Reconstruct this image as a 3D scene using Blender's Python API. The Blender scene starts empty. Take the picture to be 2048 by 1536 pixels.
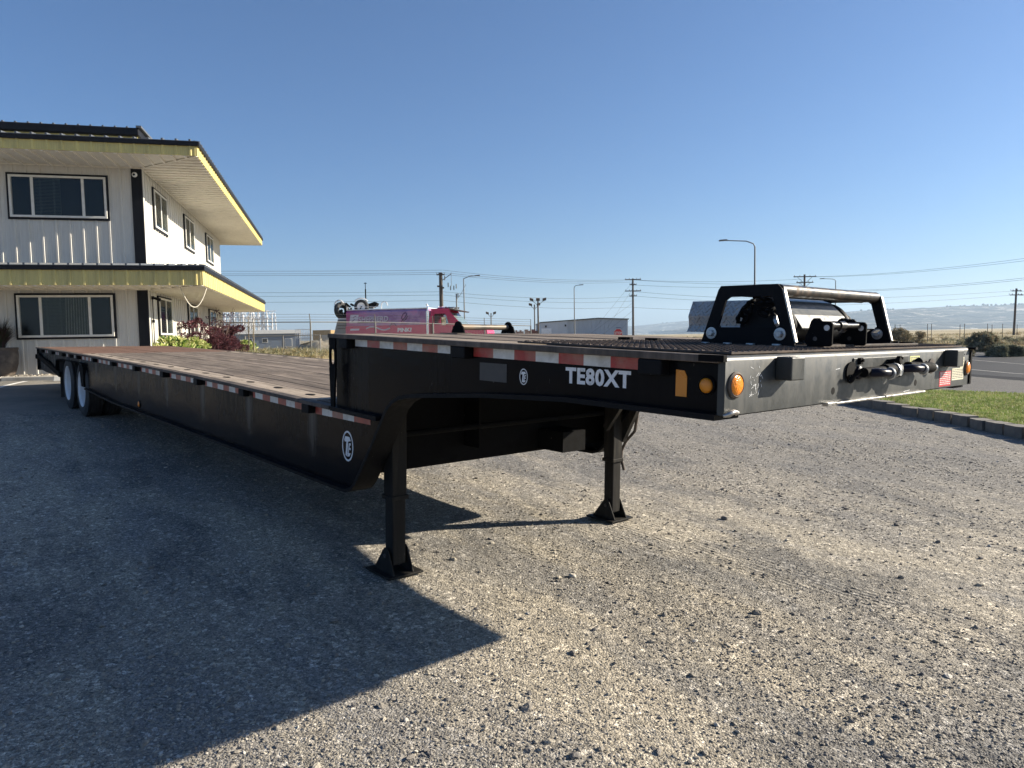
import bpy, bmesh, math, random
import numpy as np
from mathutils import Vector, Matrix

random.seed(7)
RNG = np.random.default_rng(7)
SC = bpy.context.scene
COL = SC.collection

# ------------------------------------------------------------------ camera, sky, sun, exposure
CAM_H = 1.5576
FPX = 1436.6                                   # focal length in pixels of a 2048 px wide picture
RIGHT = np.array([0.999843, -0.001161, -0.017659])
UPV = np.array([0.017697, 0.065579, 0.997690])
FWD = np.array([0.0, 0.997847, -0.065590])
cd = bpy.data.cameras.new('camera')
cam = bpy.data.objects.new('camera', cd)
COL.objects.link(cam)
cam.matrix_world = Matrix(((RIGHT[0], UPV[0], -FWD[0], 0), (RIGHT[1], UPV[1], -FWD[1], 0),
                           (RIGHT[2], UPV[2], -FWD[2], CAM_H), (0, 0, 0, 1)))
cd.sensor_width = 36.0
cd.lens = FPX / 2048 * 36.0
cd.clip_start = 0.05
cd.clip_end = 40000
SC.camera = cam

SUN_DIR = np.array([0.8955, 0.1729, 0.4102])
SUN_EL = math.asin(SUN_DIR[2] / np.linalg.norm(SUN_DIR))
SUN_AZ = math.atan2(SUN_DIR[0], SUN_DIR[1])
world = bpy.data.worlds.new('World')
SC.world = world
world.use_nodes = True
wn = world.node_tree
bg = wn.nodes['Background']
sky = wn.nodes.new('ShaderNodeTexSky')
sky.sky_type = 'NISHITA'
sky.sun_disc = False
sky.sun_elevation = SUN_EL
sky.sun_rotation = SUN_AZ
sky.altitude = 150
sky.air_density = 1.0
sky.dust_density = 0.9
sky.ozone_density = 8.2
wn.links.new(sky.outputs[0], bg.inputs[0])
bg.inputs[1].default_value = 0.055
sd = bpy.data.lights.new('sun', 'SUN')
sd.energy = 5.0
sd.angle = math.radians(0.55)
sd.color = (1.0, 0.90, 0.74)
HAZE = 0.00013
sun = bpy.data.objects.new('sun', sd)
COL.objects.link(sun)
sun.rotation_euler = Vector(SUN_DIR).to_track_quat('Z', 'Y').to_euler()
sun.location = (30, 6, 20)
SC.view_settings.view_transform = 'Standard'
SC.view_settings.look = 'None'
SC.view_settings.exposure = 1.3
SC.view_settings.gamma = 1.0
SC.view_settings.use_curve_mapping = False

# ------------------------------------------------------------------ place helpers
def ray(px, py):
    v = RIGHT * ((px - 1024) / FPX) + UPV * (-(py - 768) / FPX) + FWD
    return v
def at(px, py, Y):
    """point of the real place seen at photo pixel px,py at Y metres ahead"""
    r = ray(px, py)
    return np.array([0, 0, CAM_H]) + r * (Y / r[1])

# trailer frame (origin = near front top corner of the gooseneck)
TX = np.array([0.65033648, -0.75908812, -0.02911526])
TY = np.array([0.75915876, 0.65081449, -0.01088492])
TZ = np.array([0.02721124, -0.01502424, 0.99951679])
TP = np.array([0.74585035, 2.53362339, 1.47331033])
FOOT = np.array([0.001, 5.337, 0.0])

def sstep(t):
    t = np.clip(t, 0, 1)
    return t * t * (3 - 2 * t)
CTRL = np.array([(-10, 16, .74), (-12.5, 15.6, .74), (-15, 15, .74), (-18, 14, .72), (-8, 18, .72), (-9.5, 19, .78), (-14, 18, .80),
    (-7, 26, .76), (-4, 20, .5), (-12, 30, .8), (-8, 36, .78), (0, 34, .62), (6, 34, .4), (5, 25, .25), (-10, 48, .55), (0, 50, .45), (-20, 60, .5),
    (11, 17, -.1), (13, 22, -.14), (20, 24, -.16), (24, 30, -.16), (20, 8, -.16), (14, 5, -.2), (30, 40, -.1), (35, 25, -.12), (30, 8, -.15),
    (40, 80, -.05), (15, 60, .15), (0, 100, .2), (-40, 110, .3), (80, 60, -.05), (150, 200, 0), (-150, 200, .1), (0, 250, .05), (0, -40, -.4), (-40, 0, .8),
    (-40, 40, .8), (40, -20, -.4), (400, 600, 0), (-400, 600, 0), (0, 900, 0), (800, 0, 0), (-800, 0, 0), (0, -800, 0)], float)
def gz(x, y):
    x = np.asarray(x, float); y = np.asarray(y, float)
    pl = -(TZ[0] * (x - FOOT[0]) + TZ[1] * (y - FOOT[1])) / TZ[2]
    dx, dy = x - TP[0], y - TP[1]
    X = dx * TX[0] + dy * TX[1]; Yl = dx * TY[0] + dy * TY[1]
    pl = pl + 0.0157 * np.maximum(0, -(X + 4.0))
    num = 0; den = 0
    for cx, cy, cz in CTRL:
        w = 1.0 / (((x - cx) ** 2 + (y - cy) ** 2) ** 1.6 + 0.5)
        num = num + w * cz; den = den + w
    sh = num / den
    ox = np.maximum(np.maximum(-14.5 - X, X - 7), 0); oy = np.maximum(np.maximum(-9 - Yl, Yl - 12), 0)
    w = 1 - sstep(np.sqrt(ox * ox + oy * oy) / 4.5)
    return w * pl + (1 - w) * sh
def gpx(px, py, dz=0.0):
    """ground point seen at photo pixel"""
    lo, hi = 1.0, 400.0
    r = ray(px, py); r = r / r[1]
    for t in np.geomspace(1.0, 400, 400):
        p = np.array([0, 0, CAM_H]) + r * t
        if p[2] < gz(p[0], p[1]) + dz:
            hi = t; break
        lo = t
    for _ in range(30):
        m = (lo + hi) / 2
        p = np.array([0, 0, CAM_H]) + r * m
        if p[2] < gz(p[0], p[1]) + dz: hi = m
        else: lo = m
    return np.array([0, 0, CAM_H]) + r * hi

# ------------------------------------------------------------------ mesh helper
class MB:
    def __init__(s): s.v = []; s.f = []; s.m = []
    def add(s, vs, fs, mi=0):
        o = len(s.v); s.v += [tuple(map(float, p)) for p in vs]
        s.f += [tuple(o + i for i in f) for f in fs]; s.m += [mi] * len(fs)
        return s
    def box(s, x0, x1, y0, y1, z0, z1, mi=0):
        return s.add([(x0, y0, z0), (x1, y0, z0), (x1, y1, z0), (x0, y1, z0), (x0, y0, z1), (x1, y0, z1), (x1, y1, z1), (x0, y1, z1)],
                     [(0, 3, 2, 1), (4, 5, 6, 7), (0, 1, 5, 4), (1, 2, 6, 5), (2, 3, 7, 6), (3, 0, 4, 7)], mi)
    def obox(s, c, a, b, d, mi=0):
        c, a, b, d = map(np.asarray, (c, a, b, d))
        P = [c + i * a + j * b + k * d for k in (-1, 1) for i, j in ((-1, -1), (1, -1), (1, 1), (-1, 1))]
        return s.add(P, [(0, 3, 2, 1), (4, 5, 6, 7), (0, 1, 5, 4), (1, 2, 6, 5), (2, 3, 7, 6), (3, 0, 4, 7)], mi)
    def prism(s, pts, ext, mi=0):
        pts = [np.asarray(p, float) for p in pts]; e = np.asarray(ext, float); n = len(pts)
        return s.add(pts + [p + e for p in pts], [tuple(range(n)), tuple(range(2 * n - 1, n - 1, -1))] +
                     [(i, (i + 1) % n, n + (i + 1) % n, n + i) for i in range(n)], mi)
    def ring(s, outer, inner, ext, mi=0):
        n = len(outer); e = np.asarray(ext, float)
        A = [np.asarray(p, float) for p in outer]; B = [np.asarray(p, float) for p in inner]
        V = A + B + [p + e for p in A] + [p + e for p in B]; F = []
        for i in range(n):
            j = (i + 1) % n
            F += [(i, j, n + j, n + i), (2 * n + i, 3 * n + i, 3 * n + j, 2 * n + j), (i, 2 * n + i, 2 * n + j, j), (n + i, n + j, 3 * n + j, 3 * n + i)]
        return s.add(V, F, mi)
    def tube(s, p, q, r, n=12, r2=None, mi=0, caps=True):
        p = np.asarray(p, float); q = np.asarray(q, float); r2 = r if r2 is None else r2
        d = q - p; L = np.linalg.norm(d); d = d / L
        a = np.cross(d, (0, 0, 1) if abs(d[2]) < .9 else (1, 0, 0)); a /= np.linalg.norm(a); b = np.cross(d, a)
        V = []
        for c, rr in ((p, r), (q, r2)):
            V += [c + rr * (math.cos(2 * math.pi * i / n) * a + math.sin(2 * math.pi * i / n) * b) for i in range(n)]
        F = [(i, (i + 1) % n, n + (i + 1) % n, n + i) for i in range(n)]
        if caps: F += [tuple(range(n - 1, -1, -1)), tuple(range(n, 2 * n))]
        return s.add(V, F, mi)
    def path(s, pts, r, n=8, mi=0):
        pts = [np.asarray(p, float) for p in pts]; m = len(pts); V = []
        rr = r if hasattr(r, '__len__') else [r] * m
        prev = None
        for i, p in enumerate(pts):
            d = pts[min(i + 1, m - 1)] - pts[max(i - 1, 0)]; d /= max(np.linalg.norm(d), 1e-9)
            a = np.cross(d, (0, 0, 1) if abs(d[2]) < .95 else (1, 0, 0)) if prev is None else prev - d * (prev @ d)
            a /= max(np.linalg.norm(a), 1e-9); prev = a; b = np.cross(d, a)
            V += [p + rr[i] * (math.cos(2 * math.pi * k / n) * a + math.sin(2 * math.pi * k / n) * b) for k in range(n)]
        F = []
        for i in range(m - 1):
            for k in range(n):
                F.append((i * n + k, i * n + (k + 1) % n, (i + 1) * n + (k + 1) % n, (i + 1) * n + k))
        F += [tuple(range(n - 1, -1, -1)), tuple(range((m - 1) * n, m * n))]
        return s.add(V, F, mi)
    def lathe(s, c, ax, prof, n=32, mi=0, close=False):
        """prof: list of (radius, height along axis)"""
        c = np.asarray(c, float); d = np.asarray(ax, float); d /= np.linalg.norm(d)
        a = np.cross(d, (0, 0, 1) if abs(d[2]) < .9 else (1, 0, 0)); a /= np.linalg.norm(a); b = np.cross(d, a)
        V = []; m = len(prof)
        for r, h in prof:
            V += [c + d * h + r * (math.cos(2 * math.pi * i / n) * a + math.sin(2 * math.pi * i / n) * b) for i in range(n)]
        F = []
        for j in range(m if close else m - 1):
            k = (j + 1) % m
            for i in range(n):
                F.append((j * n + i, j * n + (i + 1) % n, k * n + (i + 1) % n, k * n + i))
        if not close:
            F += [tuple(range(n - 1, -1, -1)), tuple(range((m - 1) * n, m * n))]
        return s.add(V, F, mi)
    def mesh(s, name, mats, smooth=None, recalc=True):
        me = bpy.data.meshes.new(name)
        me.from_pydata(s.v, [], s.f)
        for m in mats: me.materials.append(m)
        if len(mats) > 1: me.polygons.foreach_set('material_index', s.m)
        if recalc:
            bm = bmesh.new(); bm.from_mesh(me)
            bmesh.ops.recalc_face_normals(bm, faces=bm.faces)
            bm.to_mesh(me); bm.free()
        me.validate()
        if smooth is not None:
            me.shade_smooth(); me.set_sharp_from_angle(angle=math.radians(smooth))
        me.update()
        return me
def link(name, me, parent=None, mw=None, **props):
    o = bpy.data.objects.new(name, me); COL.objects.link(o)
    if parent is not None: o.parent = parent
    if mw is not None: o.matrix_world = mw
    for k, v in props.items(): o[k] = v
    return o
def build(mb, name, mats, parent=None, smooth=None, bevel=0, **props):
    if not isinstance(mats, (list, tuple)): mats = [mats]
    o = link(name, mb.mesh(name, mats, smooth), parent, **props)
    if bevel:
        b = o.modifiers.new('bevel', 'BEVEL'); b.width = bevel; b.segments = 2; b.limit_method = 'ANGLE'; b.angle_limit = math.radians(40)
    return o
def thing(name, label, cat, loc=(0, 0, 0), mw=None, group=None, rz=0.0):
    o = bpy.data.objects.new(name, None); COL.objects.link(o)
    o.empty_display_size = 0.3
    if mw is not None: o.matrix_world = mw
    else:
        o.location = loc; o.rotation_euler = (0, 0, rz)
    o['label'] = label; o['category'] = cat
    if group: o['group'] = group
    return o
def copytree(o, loc=None, rz=None, parent=None, label=None):
    c = o.copy(); COL.objects.link(c)
    if parent is not None: c.parent = parent
    if loc is not None: c.location = loc
    if rz is not None: c.rotation_euler = (0, 0, rz)
    if label: c['label'] = label
    for ch in list(o.children): copytree(ch, parent=c)
    return c
def frame(o, x, y, z):
    return Matrix(((x[0], y[0], z[0], o[0]), (x[1], y[1], z[1], o[1]), (x[2], y[2], z[2], o[2]), (0, 0, 0, 1)))
def text_polys(s, size, mb, o, ux, uy, un, depth=0.0015, bold=0.0, sx=1.0, mi=0, spacing=1.0):
    """writes s into mesh builder mb on the plane (o, ux, uy), raised along un"""
    cu = bpy.data.curves.new('t', 'FONT'); cu.body = s; cu.size = size; cu.offset = bold; cu.extrude = depth; cu.space_character = spacing
    cu.resolution_u = 3
    ob = bpy.data.objects.new('t', cu); COL.objects.link(ob)
    bpy.context.view_layer.update()
    me = bpy.data.meshes.new_from_object(ob.evaluated_get(bpy.context.evaluated_depsgraph_get()))
    o, ux, uy, un = map(np.asarray, (o, ux, uy, un))
    V = [o + ux * (v.co.x * sx) + uy * v.co.y + un * v.co.z for v in me.vertices]
    mb.add(V, [tuple(p.vertices) for p in me.polygons], mi)
    w = max((v.co.x for v in me.vertices), default=0) * sx
    bpy.data.objects.remove(ob); bpy.data.meshes.remove(me); bpy.data.curves.remove(cu)
    return w

# ------------------------------------------------------------------ materials
MATS = {}
class NT:
    def __init__(s, name):
        s.m = bpy.data.materials.new(name); s.m.use_nodes = True
        s.t = s.m.node_tree; s.n = s.t.nodes; s.l = s.t.links
        s.b = s.n['Principled BSDF']; s.out = s.n['Material Output']
        s.co = s.n.new('ShaderNodeTexCoord')
        s.pos = s.co.outputs['Object']
    def new(s, t, **k):
        n = s.n.new(t)
        for a, b in k.items(): setattr(n, a, b)
        return n
    def link(s, a, b): s.l.new(a, b); return s
    def mapv(s, vec, scale=(1, 1, 1), rot=(0, 0, 0), loc=(0, 0, 0)):
        n = s.new('ShaderNodeMapping'); s.link(vec, n.inputs[0])
        n.inputs['Scale'].default_value = scale; n.inputs['Rotation'].default_value = rot; n.inputs['Location'].default_value = loc
        return n.outputs[0]
    def rotscale(s, vec, deg, scale, loc=(0, 0, 0)):
        a = s.mapv(vec, (1, 1, 1), (0, 0, math.radians(deg))); return s.mapv(a, scale, (0, 0, 0), loc)
    def noise(s, vec, scale, detail=4, rough=0.55, dist=0.0, out=0):
        n = s.new('ShaderNodeTexNoise'); s.link(vec, n.inputs['Vector'])
        n.inputs['Scale'].default_value = scale; n.inputs['Detail'].default_value = detail
        n.inputs['Roughness'].default_value = rough; n.inputs['Distortion'].default_value = dist
        return n.outputs[out]
    def voro(s, vec, scale, feature='F1', out='Distance', rnd=1.0):
        n = s.new('ShaderNodeTexVoronoi'); n.feature = feature; s.link(vec, n.inputs['Vector'])
        n.inputs['Scale'].default_value = scale; n.inputs['Randomness'].default_value = rnd
        return n.outputs[out]
    def ramp(s, fac, stops, interp='LINEAR'):
        n = s.new('ShaderNodeValToRGB'); s.link(fac, n.inputs[0]); cr = n.color_ramp; cr.interpolation = interp
        while len(cr.elements) < len(stops): cr.elements.new(0.5)
        for e, (p, c) in zip(cr.elements, stops):
            e.position = p; e.color = (*c, 1) if hasattr(c, '__len__') else (c, c, c, 1)
        return n.outputs[0]
    def mix(s, fac, a, b, mode='MIX'):
        n = s.new('ShaderNodeMix'); n.data_type = 'RGBA'; n.blend_type = mode; n.clamp_factor = True
        for i, v in ((0, fac), (6, a), (7, b)):
            if isinstance(v, (int, float)): n.inputs[i].default_value = v if i == 0 else (v, v, v, 1)
            elif isinstance(v, tuple): n.inputs[i].default_value = (*v, 1)
            else: s.link(v, n.inputs[i])
        return n.outputs[2]
    def math(s, op, a, b=0.0, c=0.0, clamp=False):
        n = s.new('ShaderNodeMath'); n.operation = op; n.use_clamp = clamp
        for i, v in enumerate((a, b, c)):
            if isinstance(v, (int, float)): n.inputs[i].default_value = v
            else: s.link(v, n.inputs[i])
        return n.outputs[0]
    def sep(s, vec):
        n = s.new('ShaderNodeSeparateXYZ'); s.link(vec, n.inputs[0]); return n.outputs
    def bump(s, h, strength=0.3, dist=0.01, prev=None):
        n = s.new('ShaderNodeBump'); s.link(h, n.inputs['Height']); n.inputs['Strength'].default_value = strength
        n.inputs['Distance'].default_value = dist
        if prev is not None: s.link(prev, n.inputs['Normal'])
        return n.outputs[0]
    def fin(s, color=None, rough=None, metal=None, normal=None, spec=None):
        for k, v in (('Base Color', color), ('Roughness', rough), ('Metallic', metal), ('Normal', normal), ('Specular IOR Level', spec)):
            if v is None: continue
            if isinstance(v, (int, float)): s.b.inputs[k].default_value = v
            elif isinstance(v, tuple): s.b.inputs[k].default_value = (*v, 1)
            else: s.link(v, s.b.inputs[k])
        return s.m

def simple(name, col, rough=0.6, metal=0.0, var=0.25, scale=8.0, bump=0.0, bscale=60.0, spec=None, dirt=None, dirtamt=0.5, dscale=2.5):
    """a plain material with mottled colour, optional dirt and fine bump"""
    k = NT(name)
    n = k.noise(k.pos, scale, 5)
    f = k.ramp(n, [(0.3, 1 - var), (0.7, 1 + var * 0.6)])
    c = k.mix(1.0, col, f, 'MULTIPLY')
    if dirt is not None:
        d = k.noise(k.pos, dscale, 7, 0.65)
        c = k.mix(k.ramp(d, [(0.62 - dirtamt * 0.35, 0.0), (0.85 - dirtamt * 0.3, 1.0)]), c, dirt)
    r = k.ramp(n, [(0.25, max(rough - 0.1, 0.03)), (0.75, min(rough + 0.12, 1))])
    nm = None
    if bump: nm = k.bump(k.noise(k.pos, bscale, 4), bump, 0.004)
    return k.fin(c, r, metal, nm, spec)

# ------------------------------------------------------------------ ground
def m_ground():
    k = NT('gravel_ground'); P = k.pos
    wp = k.new('ShaderNodeNewGeometry').outputs['Position']
    s = k.sep(wp)
    # large light, sandy, compacted lanes running along the drive direction, dark loose gravel between
    lane = k.noise(k.rotscale(wp, -35, (0.75, 0.14, 1)), 1.0, 5, 0.6, 0.6)
    lane2 = k.noise(k.rotscale(wp, -38, (2.2, 0.6, 1), (4, 2, 0)), 1.0, 6, 0.65, 0.4)
    lanes = k.math('ADD', k.math('MULTIPLY', lane, 0.6), k.math('MULTIPLY', lane2, 0.4))
    sand = k.ramp(lanes, [(0.43, 0.0), (0.55, 1.0)])
    loose = k.ramp(k.noise(k.rotscale(wp, -30, (1.3, 0.5, 1), (9, 1, 0)), 1.0, 6, 0.7), [(0.50, 0.0), (0.62, 1.0)])
    base = k.mix(sand, (0.250, 0.235, 0.212), (0.385, 0.342, 0.270))
    base = k.mix(k.math('MULTIPLY', loose, 0.75), base, (0.145, 0.140, 0.132))
    # further out the lot is loose grey crushed stone instead of packed tan dirt
    gy = k.math('DIVIDE', k.math('SUBTRACT', k.math('ADD', k.math('ADD', s[1], k.math('MULTIPLY', s[0], 0.45)), k.math('MULTIPLY', k.math('SUBTRACT', k.noise(wp, 0.35, 5), 0.5), 5.0)), 6.2), 4.0, clamp=True)
    base = k.mix(k.math('MULTIPLY', gy, 0.72), base, (0.172, 0.164, 0.152))
    # colours of single stones at two sizes
    v1 = k.voro(wp, 85, out='Color'); v2 = k.voro(wp, 210, out='Color')
    t1 = k.ramp(k.sep(v1)[0], [(0.0, 0.45), (0.5, 0.95), (0.9, 1.25), (1.0, 1.9)])
    t2 = k.ramp(k.sep(v2)[1], [(0.0, 0.55), (0.5, 1.0), (1.0, 1.45)])
    v0 = k.voro(wp, 34, out='Color'); t0 = k.ramp(k.sep(v0)[2], [(0.0, 0.62), (0.12, 0.9), (0.85, 1.0), (0.93, 1.5), (1.0, 1.9)])
    base = k.mix(0.8, base, t1, 'MULTIPLY'); base = k.mix(0.8, base, t2, 'MULTIPLY'); base = k.mix(0.8, base, t0, 'MULTIPLY')
    # plain beyond the lot: dry grass and earth ; asphalt apron in front of the building
    r = k.math('SQRT', k.math('ADD', k.math('POWER', s[0], 2), k.math('POWER', s[1], 2)))
    dry = k.noise(k.mapv(wp, (1, 1, 1)), 0.12, 8, 0.7)
    dryc = k.ramp(dry, [(0.3, (0.15, 0.12, 0.08)), (0.45, (0.30, 0.245, 0.14)), (0.6, (0.40, 0.33, 0.20)), (0.75, (0.22, 0.20, 0.13))])
    nz = k.math('MULTIPLY', k.math('SUBTRACT', k.noise(wp, 0.5, 4), 0.5), 5.0)
    far = k.math('DIVIDE', k.math('SUBTRACT', k.math('ADD', s[1], nz), 25.5), 2.0, clamp=True)
    farx = k.math('DIVIDE', k.math('SUBTRACT', k.math('ADD', s[0], nz), 31.5), 2.0, clamp=True)
    far = k.math('MULTIPLY', far, k.math('SUBTRACT', 1.0, k.math('MULTIPLY', k.math('GREATER_THAN', s[0], 15.5), k.math('LESS_THAN', s[0], 31.0))))
    farm = k.math('MAXIMUM', far, farx)
    asp = k.noise(wp, 1.2, 6, 0.6)
    aspc = k.mix(k.ramp(asp, [(0.35, 0), (0.7, 1)]), (0.17, 0.16, 0.142), (0.25, 0.23, 0.195))
    aspc = k.mix(0.7, aspc, t2, 'MULTIPLY')
    am = k.math('MULTIPLY', k.math('DIVIDE', k.math('SUBTRACT', k.math('ADD', k.math('SUBTRACT', s[1], k.math('MULTIPLY', s[0], 0.62)), k.math('MULTIPLY', nz, 0.25)), 16.2), 1.2, clamp=True),
                k.math('LESS_THAN', s[0], -3.5))
    base = k.mix(am, base, aspc)
    shoulder = k.math('MULTIPLY', k.math('GREATER_THAN', s[0], 11.0), k.math('SUBTRACT', 1.0, farm))
    base = k.mix(k.math('MULTIPLY', shoulder, 0.6), base, (0.075, 0.073, 0.072))
    col = k.mix(farm, base, dryc)
    # relief : stones, lumps, tyre ridges in some lanes
    near = k.math('SUBTRACT', 1.0, k.math('DIVIDE', r, 60.0, clamp=True))
    e1 = k.voro(wp, 85); e2 = k.voro(wp, 210); e3 = k.voro(wp, 38)
    h = k.math('MULTIPLY', k.math('SUBTRACT', 1.0, e1), 0.008)
    h = k.math('ADD', h, k.math('MULTIPLY', k.math('SUBTRACT', 1.0, e2), 0.0036))
    big = k.ramp(k.sep(k.voro(wp, 38, out='Color'))[0], [(0.80, 0.0), (0.86, 1.0)])
    h = k.math('ADD', h, k.math('MULTIPLY', k.math('MULTIPLY', k.ramp(e3, [(0.0, 1.0), (0.45, 0.0)]), big), 0.012))
    rid = k.new('ShaderNodeTexWave'); rid.wave_type = 'BANDS'; rid.bands_direction = 'X'
    k.link(k.mapv(wp, (1, 1, 1), (0, 0, math.radians(-35))), rid.inputs[0]); rid.inputs['Scale'].default_value = 6.5
    rid.inputs['Distortion'].default_value = 4.5; rid.inputs['Detail'].default_value = 3.0; rid.inputs['Detail Scale'].default_value = 0.35
    rm = k.ramp(k.noise(k.rotscale(wp, -35, (1.5, 0.16, 1), (3, 7, 0)), 1.0, 2), [(0.53, 0.0), (0.72, 1.0)])
    h = k.math('ADD', h, k.math('MULTIPLY', k.math('MULTIPLY', k.math('MULTIPLY', rid.outputs[1], k.ramp(k.noise(wp, 7.0, 3), [(0.40, 0.0), (0.58, 1.0)])), rm), 0.010))
    h = k.math('ADD', h, k.math('MULTIPLY', k.noise(wp, 3.0, 5, 0.6), 0.06))
    h = k.math('ADD', h, k.math('MULTIPLY', k.noise(wp, 14.0, 4, 0.6), 0.018))
    b = k.new('ShaderNodeBump'); k.link(h, b.inputs['Height']); b.inputs['Distance'].default_value = 1.0
    k.link(k.math('MULTIPLY', k.math('POWER', near, 1.0), k.math('SUBTRACT', 0.78, k.math('MULTIPLY', am, 0.5))), b.inputs['Strength'])
    return k.fin(col, 0.92, 0, b.outputs[0], 0.25)
M_ground = m_ground()

def make_ground():
    n = 300
    u = np.linspace(-1, 1, n)
    k = 7.6
    wx = np.sinh(u * k) / np.sinh(k) * 9000
    X, Y = np.meshgrid(wx, wx + 8.0, indexing='ij')
    Z = gz(X, Y)
    # gentle swells of the open land
    d = np.sqrt(X ** 2 + (Y - 8) ** 2)
    Z = Z + sstep((d - 38) / 60) * 0.25 * (np.sin(X * 0.071 + 1.3) * np.cos(Y * 0.053) + 0.5 * np.sin(X * 0.19 + Y * 0.13))
    V = np.stack([X, Y, Z], -1).reshape(-1, 3)
    I = np.arange(n * n).reshape(n, n)
    F = np.stack([I[:-1, :-1], I[1:, :-1], I[1:, 1:], I[:-1, 1:]], -1).reshape(-1, 4)
    me = bpy.data.meshes.new('ground'); me.from_pydata(V.tolist(), [], F.tolist()); me.materials.append(M_ground); me.shade_smooth(); me.update()
    return link('ground', me, kind='structure')
make_ground()

# ------------------------------------------------------------------ scattered small things (one object each, instanced by geometry nodes)
def scatter(name, pts, scl, rot, idx, protos, label=None, kind='stuff'):
    """pts (n,3), scl (n,3), rot (n,3), idx (n); protos = function(tree) -> list of geometry sockets"""
    me = bpy.data.meshes.new(name); me.from_pydata(np.asarray(pts).tolist(), [], [])
    for nm, arr in (('s', scl), ('r', rot)):
        a = me.attributes.new(nm, 'FLOAT_VECTOR', 'POINT'); a.data.foreach_set('vector', np.asarray(arr, np.float32).ravel())
    a = me.attributes.new('i', 'INT', 'POINT'); a.data.foreach_set('value', np.asarray(idx, np.int32))
    o = link(name, me, kind=kind)
    if label: o['label'] = label
    g = bpy.data.node_groups.new(name, 'GeometryNodeTree')
    g.interface.new_socket('Geometry', in_out='INPUT', socket_type='NodeSocketGeometry')
    g.interface.new_socket('Geometry', in_out='OUTPUT', socket_type='NodeSocketGeometry')
    gi = g.nodes.new('NodeGroupInput'); go = g.nodes.new('NodeGroupOutput')
    iop = g.nodes.new('GeometryNodeInstanceOnPoints'); g2i = g.nodes.new('GeometryNodeGeometryToInstance')
    for sck in reversed(protos(g)): g.links.new(sck, g2i.inputs[0])
    g.links.new(gi.outputs[0], iop.inputs['Points']); g.links.new(g2i.outputs[0], iop.inputs['Instance'])
    iop.inputs['Pick Instance'].default_value = True
    def attr(nm, t):
        n = g.nodes.new('GeometryNodeInputNamedAttribute'); n.data_type = t; n.inputs[0].default_value = nm; return n.outputs[0]
    g.links.new(attr('i', 'INT'), iop.inputs['Instance Index'])
    g.links.new(attr('r', 'FLOAT_VECTOR'), iop.inputs['Rotation'])
    g.links.new(attr('s', 'FLOAT_VECTOR'), iop.inputs['Scale'])
    g.links.new(iop.outputs[0], go.inputs[0])
    md = o.modifiers.new('scatter', 'NODES'); md.node_group = g
    return o
def stone_protos(mats, sub=2, rough=0.34):
    def f(g):
        out = []
        for q, m in enumerate(mats):
            ic = g.nodes.new('GeometryNodeMeshIcoSphere'); ic.inputs['Radius'].default_value = 0.5; ic.inputs['Subdivisions'].default_value = sub
            nz = g.nodes.new('ShaderNodeTexNoise'); nz.noise_dimensions = '4D'; nz.inputs['W'].default_value = q * 3.7; nz.inputs['Scale'].default_value = 1.9
            nz.inputs['Detail'].default_value = 1.0
            sb = g.nodes.new('ShaderNodeVectorMath'); sb.operation = 'SUBTRACT'; sb.inputs[1].default_value = (0.5, 0.5, 0.5)
            sc = g.nodes.new('ShaderNodeVectorMath'); sc.operation = 'SCALE'; sc.inputs['Scale'].default_value = rough * 3
            sp = g.nodes.new('GeometryNodeSetPosition'); sm = g.nodes.new('GeometryNodeSetMaterial'); sm.inputs['Material'].default_value = m
            g.links.new(nz.outputs['Color'], sb.inputs[0]); g.links.new(sb.outputs[0], sc.inputs[0]); g.links.new(sc.outputs[0], sp.inputs['Offset'])
            g.links.new(ic.outputs[0], sp.inputs[0]); g.links.new(sp.outputs[0], sm.inputs[0]); out.append(sm.outputs[0])
        return out
    return f
def m_stone(name, stops):
    k = NT(name)
    oi = k.new('ShaderNodeObjectInfo')
    c = k.ramp(oi.outputs['Random'], stops)
    n = k.noise(k.pos, 3.0, 4)
    c = k.mix(1.0, c, k.ramp(n, [(0.3, 0.8), (0.7, 1.15)]), 'MULTIPLY')
    return k.fin(c, 0.82, 0, k.bump(n, 0.3, 0.05), 0.3)
GST = [(0.0, (0.16, 0.15, 0.14)), (0.30, (0.22, 0.20, 0.175)), (0.65, (0.30, 0.27, 0.22)), (0.88, (0.40, 0.36, 0.29)), (1.0, (0.52, 0.48, 0.42))]
M_stone = m_stone('gravel_stone', GST)

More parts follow.
